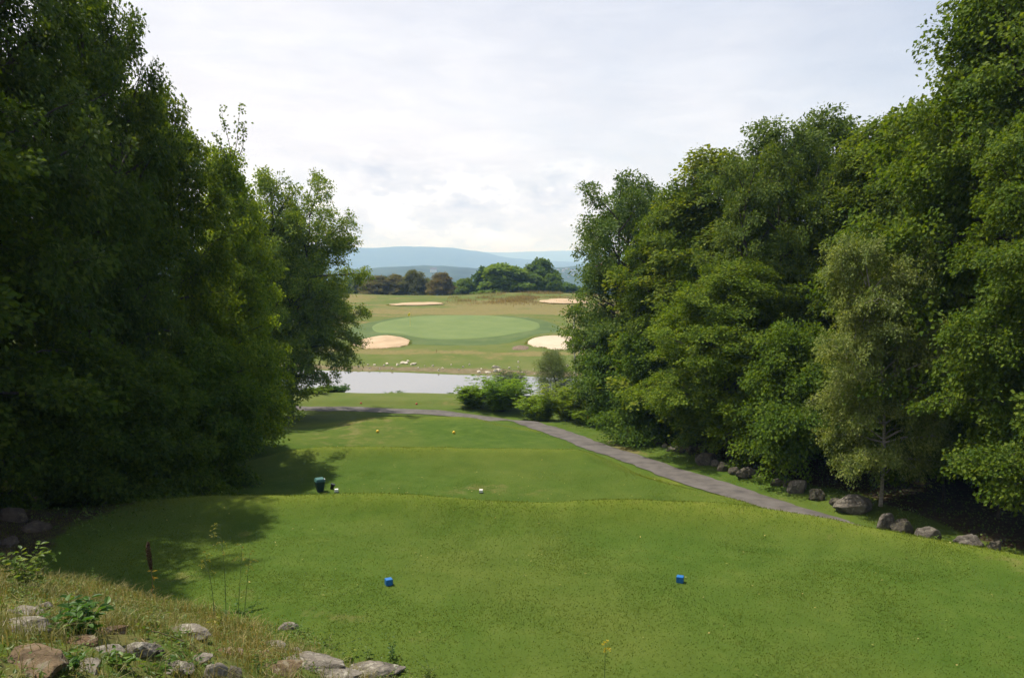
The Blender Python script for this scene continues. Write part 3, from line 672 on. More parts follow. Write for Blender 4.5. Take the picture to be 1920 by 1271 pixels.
for i, (px, py, w, hh, m, lab) in enumerate([
    (1604, 945, 88, 36, 'granite', 'biggest grey boulder of the row, below the leaning birch'),
    (1658, 967, 40, 22, 'granite', 'rounded grey boulder touching the right side of the biggest boulder'),
    (1690, 976, 42, 20, 'granite_dark', 'flat mossy boulder in shade two places right of the biggest boulder'),
    (1734, 985, 52, 24, 'granite', 'tan boulder with ferns growing against its front'),
    (1812, 1004, 66, 32, 'granite', 'pale grey boulder under the shaded trees at the right edge'),
    (1860, 1028, 40, 24, 'granite_dark', 'small brown boulder, rightmost of the row'),
    (1533, 928, 36, 24, 'granite_dark', 'pointed dark boulder just left of the biggest boulder'),
    (1494, 914, 38, 26, 'granite', 'rounded grey boulder beside the fern clump'),
    (1455, 904, 28, 14, 'granite', 'low whitish boulder half hidden by weeds'),
    (1401, 887, 44, 20, 'granite_dark', 'long boulder in dappled light left of the fern'),
    (1356, 877, 22, 18, 'granite_dark', 'small round boulder in shade beyond the long dappled one'),
    (1324, 862, 44, 22, 'granite_dark', 'dark boulder under the layered maple'),
    (1296, 847, 18, 14, 'granite_dark', 'small upright boulder where the boulder row begins to thin out'),
    (1262, 842, 24, 12, 'granite', 'pale low boulder near the far end of the row'),
    (1569, 941, 34, 16, 'granite_dark', 'low mossy stone tucked between the pointed dark boulder and the biggest boulder'),
    (1474, 908, 20, 12, 'granite_dark', 'small dark stone between the low whitish boulder and the rounded grey one'),
    (1428, 897, 24, 12, 'granite', 'low grey stone beside the bright fern clump'),
    (1378, 884, 22, 14, 'granite_dark', 'dim stone behind the left end of the long dappled boulder'),
    (1340, 869, 20, 12, 'granite', 'pale small stone right of the dark boulder under the layered maple'),
    (1309, 855, 16, 10, 'granite_dark', 'small flat stone left of the dark boulder under the layered maple'),
    (1279, 846, 16, 9, 'granite_dark', 'flat stone between the pale low boulder and the small upright one'),
    (1247, 836, 16, 9, 'granite', 'pale pebble sized boulder second from the far end of the row'),
    (1232, 829, 18, 10, 'granite_dark', 'smallest and farthest boulder of the row')]):
    put_rock(px, py, w, hh, M[m], 100 + i, lab, y={1658: 24.2, 1690: 23.7, 1734: 22.8, 1812: 21.7, 1860: 21.0}.get(px), lz=2.4 if px > 1850 else 1.7 if px > 1620 else 1.25, group=GB, rz=.5 * math.sin(i * 1.7), tint=(.60, .57, .53))  # tint darkened to carry the canopy's shade over the row
GS = 'stones on the weedy bank at the bottom left'
for i, (px, py, w, hh, m, lab) in enumerate([
    (48, 1142, 62, 24, 'granite', 'long speckled stone left of the white faced stone on the weedy bank'),
    (84, 1136, 26, 26, 'granite', 'small stone with a bright white face at the upper left of the bank'),
    (112, 1115, 38, 16, 'granite', 'flat grey stone highest up the weedy bank'),
    (36, 1170, 90, 42, 'granite', 'broad smooth grey stone at the left edge of the bank'),
    (206, 1180, 50, 26, 'brown_stone', 'pinkish flat stone right of the dark leafy plant'),
    (206, 1138, 26, 12, 'granite', 'small pale stone in the grass behind the pinkish stone'),
    (196, 1215, 52, 24, 'granite', 'flat stone below the pinkish stone'),
    (258, 1213, 54, 36, 'granite', 'dark topped block with a shaded right side on the bank'),
    (292, 1216, 26, 26, 'granite_dark', 'small dark stone wedged at the right of the dark topped block'),
    (350, 1182, 72, 20, 'granite', 'long low grey stone below the goldenrod stems'),
    (398, 1260, 40, 36, 'granite', 'upright speckled stone at the bottom edge, left of its darker twin'),
    (440, 1262, 34, 32, 'granite_dark', 'rounded dark stone at the bottom edge right of the speckled one'),
    (508, 1206, 42, 20, 'granite', 'grey stone with a tan foot near the middle of the bank'),
    (540, 1173, 30, 18, 'granite', 'small grey stone nearest the mown tee'),
    (492, 1222, 36, 18, 'brown_stone', 'tan stone below the grey one near the middle of the bank'),
    (590, 1244, 110, 26, 'granite', 'large ridged slab at the lower end of the bank'),
    (690, 1258, 110, 28, 'granite', 'smooth grey slab lowest on the bank beside the tee'),
    (60, 1236, 116, 24, 'ledge', 'wide rusty brown slab in the bottom left corner'),
    (150, 1200, 60, 18, 'brown_stone', 'reddish slab above the rusty brown one'),
    (372, 1230, 40, 14, 'granite', 'small half buried stone with straw lying over it'),
    (150, 1247, 90, 22, 'granite', 'flat grey ledge at the bottom edge right of the rusty slab'),
    (320, 1246, 80, 22, 'granite', 'flat ledge at the bottom edge between the dark topped block and the upright speckled stone'),
    (520, 1252, 80, 22, 'ledge', 'tan ledge at the bottom edge left of the large ridged slab'),
    (545, 1222, 56, 16, 'granite', 'narrow grey slab above the large ridged slab'),
    (430, 1220, 44, 14, 'brown_stone', 'low brown stone in straw above the upright speckled stone'),
    (110, 1172, 44, 18, 'granite', 'grey stone between the broad smooth stone and the dark leafy plant'),
    (250, 1165, 30, 12, 'brown_stone', 'small brown stone in the grass right of the dark leafy plant'),
    (640, 1262, 70, 20, 'granite', 'grey ledge at the bottom edge between the ridged and the smooth slab')]):
    put_rock(px, py, w, hh, M[m], 200 + i, lab + '', name='stone', cat='stone', group=GS, rz=.6 * math.sin(i * 2.1), deep=.4, tint=(.95, .9, .82), lz=1.0)
for i, (px, py, w, hh, lab) in enumerate([(20, 965, 60, 26, 'shaded boulder at the left edge below the dark trees'), (66, 985, 56, 20, 'low shaded boulder in front of the dark trees on the left'),
                                          (18, 1012, 56, 18, 'brown shaded boulder behind the leafy weeds on the left')]):
    put_rock(px, py, w, hh, M['granite_dark'], 240 + i, lab, group='shaded boulders at the left margin', rz=i, tint=(.6, .5, .44), deep=.5)  # deep shade below the trees is painted in by this tint
GP = 'pale stones on the far shore of the pond'
g = np.random.default_rng(5)
shore = [(930, 688, 16, 5), (935, 693, 18, 4), (903, 692, 5, 3), (972, 689, 4, 3), (868, 688, 6, 3), (898, 697, 14, 4), (915, 698, 12, 4), (928, 695, 10, 5), (978, 700, 8, 4), (1029, 692, 9, 5), (1014, 698, 5, 3), (1002, 702, 4, 3),
         (972, 679, 4, 4), (1064, 686, 5, 4), (676, 679, 6, 3), (702, 684, 7, 3), (692, 690, 5, 3), (720, 685, 6, 3), (726, 682, 9, 3), (672, 687, 6, 3), (660, 690, 5, 3), (745, 684, 8, 4), (758, 680, 22, 5), (775, 682, 16, 4), (765, 677, 8, 3),
         (830, 690, 6, 3), (784, 690, 5, 3), (846, 684, 4, 3), (735, 692, 5, 3), (812, 686, 5, 3), (712, 691, 4, 3), (880, 684, 4, 3), (955, 690, 5, 3), (1000, 693, 4, 3), (860, 693, 4, 3), (690, 684, 5, 3), (796, 686, 4, 2), (822, 694, 5, 3)]
for i, (px, py, w, hh) in enumerate(shore):
    put_rock(px, py, w, hh, M['pale_stone'], 300 + i, 'pale stone lying on the grassy far shore of the pond', name='stone', cat='stone', group=GP, rz=i, deep=.35)

# ------------------------------------------------------------------ grass (stuff)
def blades(name, P, hh, wd, mat, lean=.5, seed=0, kind='stuff', parent=None):
    g = np.random.default_rng(seed); n = len(P); a = g.random(n) * 6.283; b = a + g.normal(size=n) * .8
    D = np.stack([np.cos(a), np.sin(a), a * 0], -1); B = np.stack([-np.sin(b), np.cos(b), b * 0], -1)
    ln = np.abs(g.normal(size=n)) * lean; hh = np.asarray(hh); wd = np.asarray(wd)
    up = np.array([0, 0, 1.])
    m_ = P + up * (hh * .6)[:, None] + D * (hh * ln * .35)[:, None]; t = P + up * (hh * np.clip(1 - .25 * ln, .3, 1))[:, None] + D * (hh * ln)[:, None]
    P = P - up * .01
    V = np.stack([P - B * wd[:, None] / 2, P + B * wd[:, None] / 2, m_ + B * wd[:, None] * .4, t, m_ - B * wd[:, None] * .4], 1).reshape(-1, 3)
    i = np.arange(n)[:, None] * 5
    o = mesh_np(name, V, i + np.array([[0, 1, 2, 4]]), i + np.array([[4, 2, 3]]), mat=mat, parent=parent)
    o.color = (1, 1, 1, 1)
    return tag(o, kind=kind) if kind else o
def scatter(n, x0, x1, y0, y1, keep, seed):
    g = np.random.default_rng(seed); x = g.uniform(x0, x1, n); y = g.uniform(y0, y1, n); k = g.random(n) < keep(x, y)
    x, y = x[k], y[k]; return np.stack([x, y, h(x, y)], -1), g
inview = lambda x, y: (np.abs(x) < .70 * y + .8)
pathd = lambda x, y: x - np.interp(y, _py, _px)
def k_turf(x, y):
    return inview(x, y) * (toe(x, y) < .3) * (pathd(x, y) < -1.6) * S(-12, -9.5, x) * (.35 + .65 * S(-.2, .4, vn(x * .8, y * .8, 81))) * (1 - .7 * S(19, 30, y))
P, g = scatter(620000, -11, 14, 8, 34, k_turf, 1)
blades('mown_grass', P, g.uniform(.010, .032, len(P)), g.uniform(.006, .011, len(P)), M['turf'], 2.2, 1).color = (1.45, 1.5, 1.3, 1)
def k_rough(x, y):
    y1_ = y + .12 * x + .075 * np.clip(x - 5, 0, 8) ** 2; y2_ = y + .02 * x; pd = pathd(x, y)
    a = np.exp(-((y1_ - 18.9) / .8) ** 2) + .8 * np.exp(-((y2_ - 31.0) / .7) ** 2) + 1.0 * np.exp(-((pd + 2.6) / 1.0) ** 2) * (y < 34) + .8 * np.exp(-((pd - 1.9) / .6) ** 2) + .5 * np.exp(-((pd + 1.35) / .25) ** 2)
    a = a + .5 * np.exp(-((toe(x, y) - .2) / .6) ** 2) + .35 * np.exp(-((y + .05 * x - 48.2) / .9) ** 2)
    return inview(x, y) * np.clip(a, 0, 1) * (np.abs(pd) > 1.12) * (.3 + .7 * S(-.4, .4, vn(x * 1.5, y * 1.5, 83))) * (pd < 3) * (x > -10.5)
P, g = scatter(420000, -11, 18, 9, 50, k_rough, 2)
blades('rough_grass', P, g.uniform(.025, .065, len(P)), g.uniform(.006, .011, len(P)), M['blade'], 1.0, 2)
def k_straw(x, y): s = toe(x, y); return inview(x, y) * S(.1, .9, s) * (s < 7) * (.22 + .78 * S(-.25, .35, vn(x * 1.7, y * 1.7, 85)))
P, g = scatter(150000, -11, 2, 4, 17, k_straw, 3)
blades('dry_grass', P, g.uniform(.06, .26, len(P)), g.uniform(.004, .009, len(P)), M['straw'], .8, 3)
P, g = scatter(60000, -11, 2, 4, 17, lambda x, y: inview(x, y) * S(-.1, .5, toe(x, y)) * (toe(x, y) < 7) * S(0, .4, vn(x * 1.2 + 4, y * 1.2, 87)), 4)
n = len(P); A = g.normal(size=(n, 3)) * .8; A[:, 2] = np.abs(A[:, 2]) * .5; N = g.normal(size=(n, 3)) * .5 + [0, 0, 1]
P[:, 2] += g.uniform(0, .10, n); v, q = leaf_quads(P, A, N, g.uniform(.02, .07, n), g.uniform(.012, .035, n))
tag(mesh_np('ground_cover_weeds', v, q, mat=M['weed']), kind='stuff')
# weeds under the boulders and along the left wood edge
def k_edge(x, y):
    pd = pathd(x, y); r = np.exp(-((pd - 2.5) / .5) ** 2) * (y > 10) * (y < 50) * S(-.1, .5, vn(x * .9, y * .9, 91)) * .8
    r = r + .42 * S(2.3, 3, pd) * (1 - S(6.5, 8, pd)) * (y > 12) * (y < 40)
    l = np.exp(-((x - ledge(y)) / .9) ** 2) * (y > 16) * (y < 54) * .45
    return inview(x, y) * np.clip(r + l, 0, 1)
P, g = scatter(200000, -16, 22, 10, 54, k_edge, 6)
n = len(P); A = g.normal(size=(n, 3)); A[:, 2] = np.abs(A[:, 2]) * .6; N = g.normal(size=(n, 3)) * .5 + [0, 0, 1]
P[:, 2] += g.uniform(0, .30, n) * g.random(n) * (.4 + .6 * S(-.2, .5, vn(P[:, 0], P[:, 1], 98))); v, q = leaf_quads(P, A, N, g.uniform(.04, .12, n), g.uniform(.025, .07, n))
tag(mesh_np('undergrowth', v, q, mat=M['weed']), kind='stuff').color = (.7, .8, .7, 1)
# tall dry fescue on the ridge beyond the green
P, g = scatter(60000, -14, 30, 150, 186, lambda x, y: np.clip(np.exp(-((x + 1) / 9) ** 2 - ((y - 168) / 8) ** 2) * 1.4 + .8 * np.exp(-((x - 11) / 8) ** 2 - ((y - 178) / 4) ** 2), 0, 1) * S(-.5, .3, vn(x * .3, y * .3, 93)), 8)
blades('tall_fescue', P, g.uniform(.25, .75, len(P)), g.uniform(.03, .06, len(P)), M['fescue'], .4, 8)
# ragged fringe of longer grass round the bunkers
FP_ = []; g = np.random.default_rng(44)
for cx_, cy_, rx_, ry_, sd_, wb_ in BUNK:
    a = g.random(5200) * 6.283; rr = 1 + wb_ * (vn(np.cos(a) * 1.6 + 5, np.sin(a) * 1.6, sd_) + .5 * vn(np.cos(a) * 3.7, np.sin(a) * 3.7 + 2, sd_ + 1)); q = rr * (1 + np.abs(g.normal(size=5200)) * .05 - .015)
    x = cx_ + np.cos(a) * rx_ * q; y = cy_ + np.sin(a) * ry_ * q; k = g.random(5200) < .08 + .5 * S(-.1, .5, vn(x * .7, y * .7, 46)); FP_.append(np.stack([x, y, h(x, y) + .05], -1)[k])
P = np.concatenate(FP_); blades('bunker_fringe_grass', P, g.uniform(.06, .20, len(P)), g.uniform(.03, .06, len(P)), M["blade"], 1.1, 45).color = (1.05, 1.0, .9, 1)
# fallen leaves and clover heads scattered on the tees
P, g = scatter(2200, -9, 10, 10, 33, lambda x, y: inview(x, y) * (toe(x, y) < 0) * (pathd(x, y) < -1.8) * (.12 + .88 * np.exp(-((x + .6) / 3.5) ** 2 - ((y - 26) / 1.6) ** 2)), 9)
n = len(P); P[:, 2] += .025; A = g.normal(size=(n, 3)) * [1, 1, .2]; N = g.normal(size=(n, 3)) * .3 + [0, 0, 1]
v, q = leaf_quads(P, A, N, g.uniform(.03, .075, n), g.uniform(.02, .04, n)); tag(mesh_np('fallen_leaves', v, q, mat=M['straw']), kind='stuff').color = (1.6, 1.6, 1.5, 1)

# ------------------------------------------------------------------ plants that stand alone
def leafy(name, p, hgt, spread, nst, nlf, ll, lw, label, cat='plant', mat='weed', seed=0, group=None, tint=(1, 1, 1), stemmat='stem', leafname='leaves', bend=.4):
    g = np.random.default_rng(seed); root = empty(name, p); paths = []; rad = []; LP = []; LA = []; LN = []
    for i in range(nst):
        a = g.random() * 6.283; L = hgt * g.uniform(.6, 1.08); o = g.normal(size=2) * spread * .18
        s = np.linspace(0, 1, 6); out = spread * g.uniform(.25, 1.)
        pts = np.stack([o[0] + math.cos(a) * out * s ** 1.3, o[1] + math.sin(a) * out * s ** 1.3, L * s - bend * .2 * L * s ** 2], -1)
        pts[0, 2] = -.04; paths.append(pts); rad.append((.003 + .004 * L) * (1 - .75 * s))
        for k in range(nlf):
            u = .12 + .88 * (k + g.random() * .5) / nlf; q = np.array([np.interp(u, s, pts[:, c]) for c in range(3)])
            b = g.random() * 6.283; A = np.array([math.cos(b), math.sin(b), g.uniform(-.1, .6)])
            LP.append(q); LA.append(A); LN.append(np.array([g.normal() * .35, g.normal() * .35, 1.]))
    v, q = tubes(paths, rad, 4); mesh_np('stem', v, q, mat=M[stemmat], parent=root, smooth=True)
    n = len(LP); sz = g.uniform(.6, 1.2, n); v, q = leaf_hi(np.array(LP), np.array(LA), np.array(LN), ll * sz, lw * sz)
    c = mesh_np(leafname, v, q, mat=M[mat], parent=root); c.color = (*tint, 1)
    return tag(root, label, cat, group)
def px_h(p, npx): return npx / F * math.hypot(p[1], CAMZ - p[2])

W = 'leafy weeds on the bank at the bottom left'
for i, (px, py, hp, sp, nst, nlf, ll, lw, lab, tint) in enumerate([
    (45, 1106, 82, 60, 16, 12, .13, .06, 'tall bright green leafy weed at the left edge above the stones', (1.1, 1.1, 1)),
    (150, 1192, 68, 60, 26, 11, .12, .065, 'dense dark green leafy plant in the middle of the stones', (.55, .85, .7)),
    (178, 1100, 30, 24, 4, 7, .07, .035, 'small weed standing between the leafy weed and the rust brown dock', (.9, 1, 1)),
    (734, 1238, 40, 20, 5, 8, .07, .035, 'dark weed with a reddish stem at the end of the bank beside the tee', (.6, .85, .7)),
    (655, 1240, 24, 26, 5, 7, .07, .04, 'pale yellow green weed behind the smooth slab', (1.4, 1.3, 1)),
    (690, 1240, 28, 30, 5, 7, .08, .03, 'spreading narrow leaved weed between pale weed and red stemmed weed', (1, 1.05, 1)),
    (500, 1225, 36, 18, 6, 7, .07, .025, 'upright narrow weed in front of the tan stone', (1.1, 1.1, 1)),
    (330, 1200, 24, 20, 5, 7, .07, .03, 'low green weed left of the long low stone', (1.1, 1.1, 1)),
    (225, 1250, 30, 34, 7, 8, .10, .055, 'broad leaved seedling at the bottom edge below the dark topped block', (.95, 1.1, 1)),
    (120, 1262, 36, 60, 9, 9, .09, .04, 'weed patch in the bottom left corner over the rusty slab', (.7, .95, .8)),
    (300, 1268, 36, 50, 8, 9, .09, .04, 'weed at the bottom edge left of the upright speckled stone', (.9, 1.05, .9)),
    (20, 1130, 36, 50, 9, 9, .06, .03, 'low yellowish weeds at the left edge under the tall leafy weed', (1.2, 1.1, 1)),
    (410, 1178, 30, 26, 5, 7, .08, .05, 'weed with yellow leaves at the foot of the goldenrod stems', (2.4, 1.6, 1)),
    (800, 1262, 26, 50, 10, 8, .05, .02, 'yellow green tuft at the very foot of the bank on the tee', (1.2, 1.15, 1)),
    (560, 1190, 22, 50, 8, 7, .06, .03, 'low green weeds beside the small stone nearest the tee', (.8, 1.0, .8)),
    (440, 1150, 22, 60, 9, 7, .07, .04, 'dark low weeds behind the goldenrod stems', (.6, .85, .7)),
    (270, 1180, 26, 46, 8, 8, .07, .03, 'yellowish weeds right of the dark leafy plant', (1.25, 1.15, .9)),
    (90, 1150, 24, 50, 8, 8, .06, .03, 'yellow green weeds between the white faced stone and the dark leafy plant', (1.3, 1.15, .9)),
    (350, 1255, 30, 60, 9, 8, .08, .035, 'green weeds at the bottom edge left of the rounded dark stones', (.8, 1.0, .8)),
    (480, 1262, 28, 50, 8, 8, .07, .03, 'green weeds at the bottom edge right of the rounded dark stone', (.95, 1.05, .9)),
    (610, 1215, 22, 70, 9, 7, .06, .03, 'low weeds above the large ridged slab', (.9, 1.0, .8)),
    (740, 1268, 26, 60, 10, 8, .06, .025, 'bright weeds at the bottom edge right of the smooth slab', (1.2, 1.15, 1)),
    (215, 1105, 26, 70, 9, 7, .06, .03, 'dark low weeds at the tee\'s left edge before the dock', (.6, .8, .7))]):
    p = gp(px, py); leafy('weed', p, px_h(p, hp), px_h(p, sp), nst, nlf, ll * .85, lw * .85, lab, seed=400 + i, group=W, tint=tint)

def goldenrod(px, py, top_px, top_py, label, seed, flower='goldenrod', side=True, nleaf=26):
    g = np.random.default_rng(seed); p = gp(px, py); d = math.hypot(p[1], CAMZ - p[2]); Hh = (py - top_py) / F * d; ox = (top_px - px) / F * d
    root = empty('goldenrod', p); s = np.linspace(0, 1, 10); pts = np.stack([ox * s ** 1.5, .05 * np.sin(s * 3), Hh * s], -1)
    v, q = tubes([pts], [.006 * (1 - .7 * s)], 5); mesh_np('stem', v, q, mat=M['stem'], parent=root, smooth=True)
    u = g.uniform(.12, .8, nleaf); P = np.stack([np.interp(u, s, pts[:, c]) for c in range(3)], -1); b = g.random(nleaf) * 6.283
    v, q = leaf_hi(P, np.stack([np.cos(b), np.sin(b), .3 + 0 * b], -1), np.tile([0, 0, 1.], (nleaf, 1)), g.uniform(.035, .06, nleaf), g.uniform(.008, .012, nleaf)); mesh_np('leaves', v, q, mat=M['weed'], parent=root).color = (.8, .9, .7, 1)
    FP = []; br = []; rd = []
    for k in range(7):
        u0 = .72 + .27 * k / 6; b = g.random() * 6.283; q0 = np.array([np.interp(u0, s, pts[:, c]) for c in range(3)]); L = Hh * .20 * (1.15 - u0 * .6)
        ss = np.linspace(0, 1, 5); bp = q0 + np.stack([math.cos(b) * L * ss, math.sin(b) * L * ss * .8, L * .55 * ss - L * .55 * ss ** 2.5], -1); br.append(bp); rd.append(.0025 * (1 - .6 * ss))
        for _ in range(16): w = g.uniform(.35, 1); FP.append(np.array([np.interp(w, ss, bp[:, c]) for c in range(3)]) + g.normal(size=3) * .006)
    FP = np.array(FP); n = len(FP); v, q = leaf_quads(FP, g.normal(size=(n, 3)) + [0, 0, .8], g.normal(size=(n, 3)), np.full(n, .02), np.full(n, .012))
    fh = mesh_np('blossoms', v, q, mat=M[flower], parent=root); fh.color = (1, 1, 1, 1)
    v, q = tubes(br, rd, 3); mesh_np('twigs', v, q, mat=M['stem'], parent=fh)
    return tag(root, label, 'plant', 'goldenrod stems on the bank')
goldenrod(424, 1172, 420, 988, 'tallest goldenrod stem, in the middle of the group of four', 1)
goldenrod(402, 1165, 388, 1042, 'goldenrod stem leaning left, leftmost of the group of four', 2)
goldenrod(446, 1168, 458, 1028, 'thin goldenrod stem just right of the tallest one', 3)
goldenrod(458, 1164, 472, 1040, 'faint goldenrod stem, rightmost of the group of four', 4)
goldenrod(1134, 1290, 1135, 1208, 'goldenrod in yellow bloom alone at the bottom of the tee', 5, flower='yellow_flower')

def dock(px, py, top_py):
    g = np.random.default_rng(77); p = gp(px, py); d = math.hypot(p[1], CAMZ - p[2]); Hh = (py - top_py) / F * d
    root = empty('dock_plant', p); s = np.linspace(0, 1, 10); pts = np.stack([.03 * np.sin(s * 5) + .02 * s, 0 * s, Hh * s], -1)
    v, q = tubes([pts], [.007 * (1 - .5 * s)], 5); mesh_np('stem', v, q, mat=M['drystem'], parent=root, smooth=True)
    n = 1300; u = 1 - .46 * g.random(n) ** .9; P = np.stack([np.interp(u, s, pts[:, c]) for c in range(3)], -1)
    wdt = .038 * np.sin(np.clip((1.02 - u) / .48, 0, 1) * 3.0) ** .6 + .004
    a = g.random(n) * 6.283; r = np.sqrt(g.random(n)) * wdt; P += np.stack([r * np.cos(a), r * np.sin(a), 0 * a], -1)
    v, q = leaf_quads(P, g.normal(size=(n, 3)) + [0, 0, .6], g.normal(size=(n, 3)), g.uniform(.012, .022, n), g.uniform(.010, .016, n)); mesh_np('seed_head', v, q, mat=M['dock'], parent=root).color = (1, 1, 1, 1)
    P = np.array([[np.interp(u, s, pts[:, c]) for c in range(3)] for u in (.52, .50, .44, .30, .24, .40, .15)]); A = np.array([[-1, 0, .1], [1, .2, .5], [.7, -.3, -.8], [.5, -.2, -1], [-.4, -.4, -1], [.9, 0, .2], [.5, 0, -.8]])
    v, q = leaf_hi(P, A, np.tile([.2, -.6, .7], (7, 1)), np.full(7, .09), np.full(7, .028), droop=.5); mesh_np('withered_leaves', v, q, mat=M['yellow_leaf'], parent=root).color = (1, 1, 1, 1)
    return tag(root, 'rust brown dock plant gone to seed with a few yellow leaves', 'plant')
dock(284, 1128, 1018)
# fallen straw stalk lying on the bank
def stalk(a, b, label):
    p, q = gp(*a), gp(*b); s = np.linspace(0, 1, 8)[:, None]; P = p + (q - p) * s; P[:, 2] = np.maximum(P[:, 2], h(P[:, 0], P[:, 1])) + .06 + .02 * np.sin(s[:, 0] * 4)
    v, t = tubes([P], [np.full(8, .006)], 5); tag(mesh_np('dry_stalk', v, t, mat=M['drystem'], smooth=True), label, 'stalk', 'straw stalks lying on the bank')
stalk((285, 1195), (370, 1222), 'long straw stalk lying below the long low stone'); stalk((266, 1210), (282, 1232), 'short straw stalk leaning on the dark topped block')
stalk((30, 1236), (92, 1250), 'straw stalk lying across the rusty slab')

# ferns by the boulders
for i, (px, py, hp, sp, lab) in enumerate([(1428, 902, 18, 26, 'bright green fern clump between two boulders'), (1738, 1003, 24, 36, 'sunlit fern in front of the tan boulder'), (1778, 1012, 22, 24, 'small fern left of the pale grey boulder'),
                                           (1375, 882, 24, 18, 'leafy seedling behind the long dappled boulder')]):
    p = gp(px, py + 4) if px < 1600 else gy(px, 22.2 if px < 1760 else 21.6); leafy('fern', p, px_h(p, hp), px_h(p, sp), 12, 12, .10, .035, lab, 'fern', 'shrub', 500 + i, 'ferns among the boulders', (1.25, 1.2, 1))

# shrubs beside the pond
def shrub(px, y, top, width, label, seed, mat='shrub', ll=.22, lw=.085, tint=(1, 1, 1), nst=44, nlf=26, group='shrubs on the near shore of the pond', name='shrub', z0=None):
    g = np.random.default_rng(seed); p = gy(px, y); Hh = ztop(top, y) - p[2]; Rr = width / F * y / 2 * 1.5
    root = empty(name, p); paths = []; rad = []; LP = []; LA = []; LN = []
    for i in range(nst):
        a = g.random() * 6.283; L = Hh * g.uniform(.55, 1.0); out = Rr * g.uniform(.2, 1.0) * math.sqrt(1.3 - L / Hh * .8)
        s = np.linspace(0, 1, 6); pts = np.stack([math.cos(a) * out * s ** .9, math.sin(a) * out * s ** .9, L * s ** 1.1], -1); pts[0, 2] = -.1
        paths.append(pts); rad.append(.02 * (1 - .8 * s))
        for k in range(nlf):
            u = .12 + .88 * (k + g.random() * .5) / nlf; q = np.array([np.interp(u, s, pts[:, c]) for c in range(3)]) + g.normal(size=3) * .05
            b = g.random() * 6.283
            fr = g.uniform(.35, .6) * min(1, Hh / 2)         # a compound frond: leaflets either side
            ax = np.array([math.cos(b), math.sin(b), g.uniform(.0, .5)]); lat = np.array([-math.sin(b), math.cos(b), 0])
            for w in np.linspace(.25, 1, 5):
                for sd in (-1, 1):
                    LP.append(q + ax * fr * w - np.array([0, 0, .25 * fr * w * w])); LA.append(lat * sd + ax * .5 + g.normal(size=3) * .15); LN.append(np.array([0, 0, 1.]) + g.normal(size=3) * .3)
    v, q = tubes(paths, rad, 4); mesh_np('branches', v, q, mat=M['bark'], parent=root, smooth=True)
    n = len(LP); sz = g.uniform(.7, 1.2, n); v, q = leaf_quads(np.array(LP), np.array(LA), np.array(LN), ll * sz, lw * sz)
    mesh_np('leaves', v, q, mat=M[mat], parent=root).color = (*tint, 1)
    return tag(root, label, 'shrub', group)
shrub(888, 59, 722, 62, 'bright sumac shrub at the left end of the pond shrubs', 601, tint=(1.6, 1.5, 1.2))
shrub(940, 57.5, 703, 112, 'tallest bright green sumac in the middle of the pond shrubs', 602, nst=54, tint=(1.5, 1.5, 1.1))
shrub(1012, 53.5, 738, 84, 'low green shrub right of the tallest sumac', 603, ll=.16, lw=.10, tint=(1.6, 1.45, 1.2))
shrub(1068, 52.5, 712, 110, 'yellowish green shrub beneath the thin birch pole', 604, ll=.13, lw=.09, tint=(1.9, 1.55, 1.2))
shrub(1104, 50, 764, 70, 'low weedy shrub beside the yellow stake', 605, ll=.12, lw=.07, tint=(1.7, 1.5, 1.2), nst=30)
shrub(954, 64, 690, 60, 'dark olive bush standing against the pond water', 606, mat='willow', ll=.13, lw=.055, tint=(.55, .75, .5), nst=60, nlf=26)
shrub(630, 66, 722, 46, 'dark round bush on the left end of the near shore', 607, ll=.12, lw=.07, tint=(.55, .75, .7))
shrub(590, 64, 728, 70, 'light green shrub under the overhanging oak by the water', 608, ll=.14, lw=.07, tint=(1.2, 1.15, 1))
shrub(738, 66, 733, 42, 'low weeds at the brow of the far tee before the water', 609, ll=.10, lw=.05, tint=(.9, 1, .9), nst=14, nlf=10)
shrub(782, 66, 739, 20, 'tiny weed right of the low weeds before the water', 610, ll=.10, lw=.05, tint=(.9, 1, .9), nst=8, nlf=8)
shrub(845, 65, 737, 16, 'tiny weed left of the pond shrubs before the water', 611, ll=.10, lw=.05, tint=(.7, .85, .7), nst=8, nlf=8)
plant('willow', 0, 1040, 62, 650, 84, 'thin willow seen against the pond beside the white birch pole', .4, (.95, 1.2, .65), None, 'shrub')
plant('willow', 0, 1132, 54, 562, 76, 'grey green willow at the far left edge of the right wood', 2.0, (.85, .95, .85), None, 'shrub')
# slender white birch pole at the wood's end
def pole_birch():
    p = gy(1079, 57); root = empty('birch_tree', p); s = np.linspace(0, 1, 9); Hh = ztop(590, 57) - p[2]
    pts = np.stack([-.12 * s + .06 * np.sin(s * 6), .1 * s, Hh * s], -1); b = np.stack([.02 + .55 * s, 0 * s, Hh * .56 + 1.1 * s], -1)
    v, q = tubes([pts, b], [.075 * (1 - .5 * s), .03 * (1 - .6 * s)], 7); mesh_np('trunk', v, q, mat=M['white_bark'], parent=root, smooth=True)
    g = np.random.default_rng(3); n = 1500; u = .35 + .65 * g.random(n); P = np.stack([np.interp(u, s, pts[:, c]) for c in range(3)], -1) + np.c_[np.abs(g.normal(size=n)) * .75 + .05, g.normal(size=n) * .7, g.normal(size=n) * .2]
    v, q = leaf_quads(P, g.normal(size=(n, 3)) + [0, 0, -.6], g.normal(size=(n, 3)) + [0, 0, .6], np.full(n, .08), np.full(n, .06)); mesh_np('crown', v, q, mat=M['birch'], parent=root).color = (.8, .95, .8, 1)
    tag(root, 'slender white birch pole at the water\'s edge', 'tree')
pole_birch()

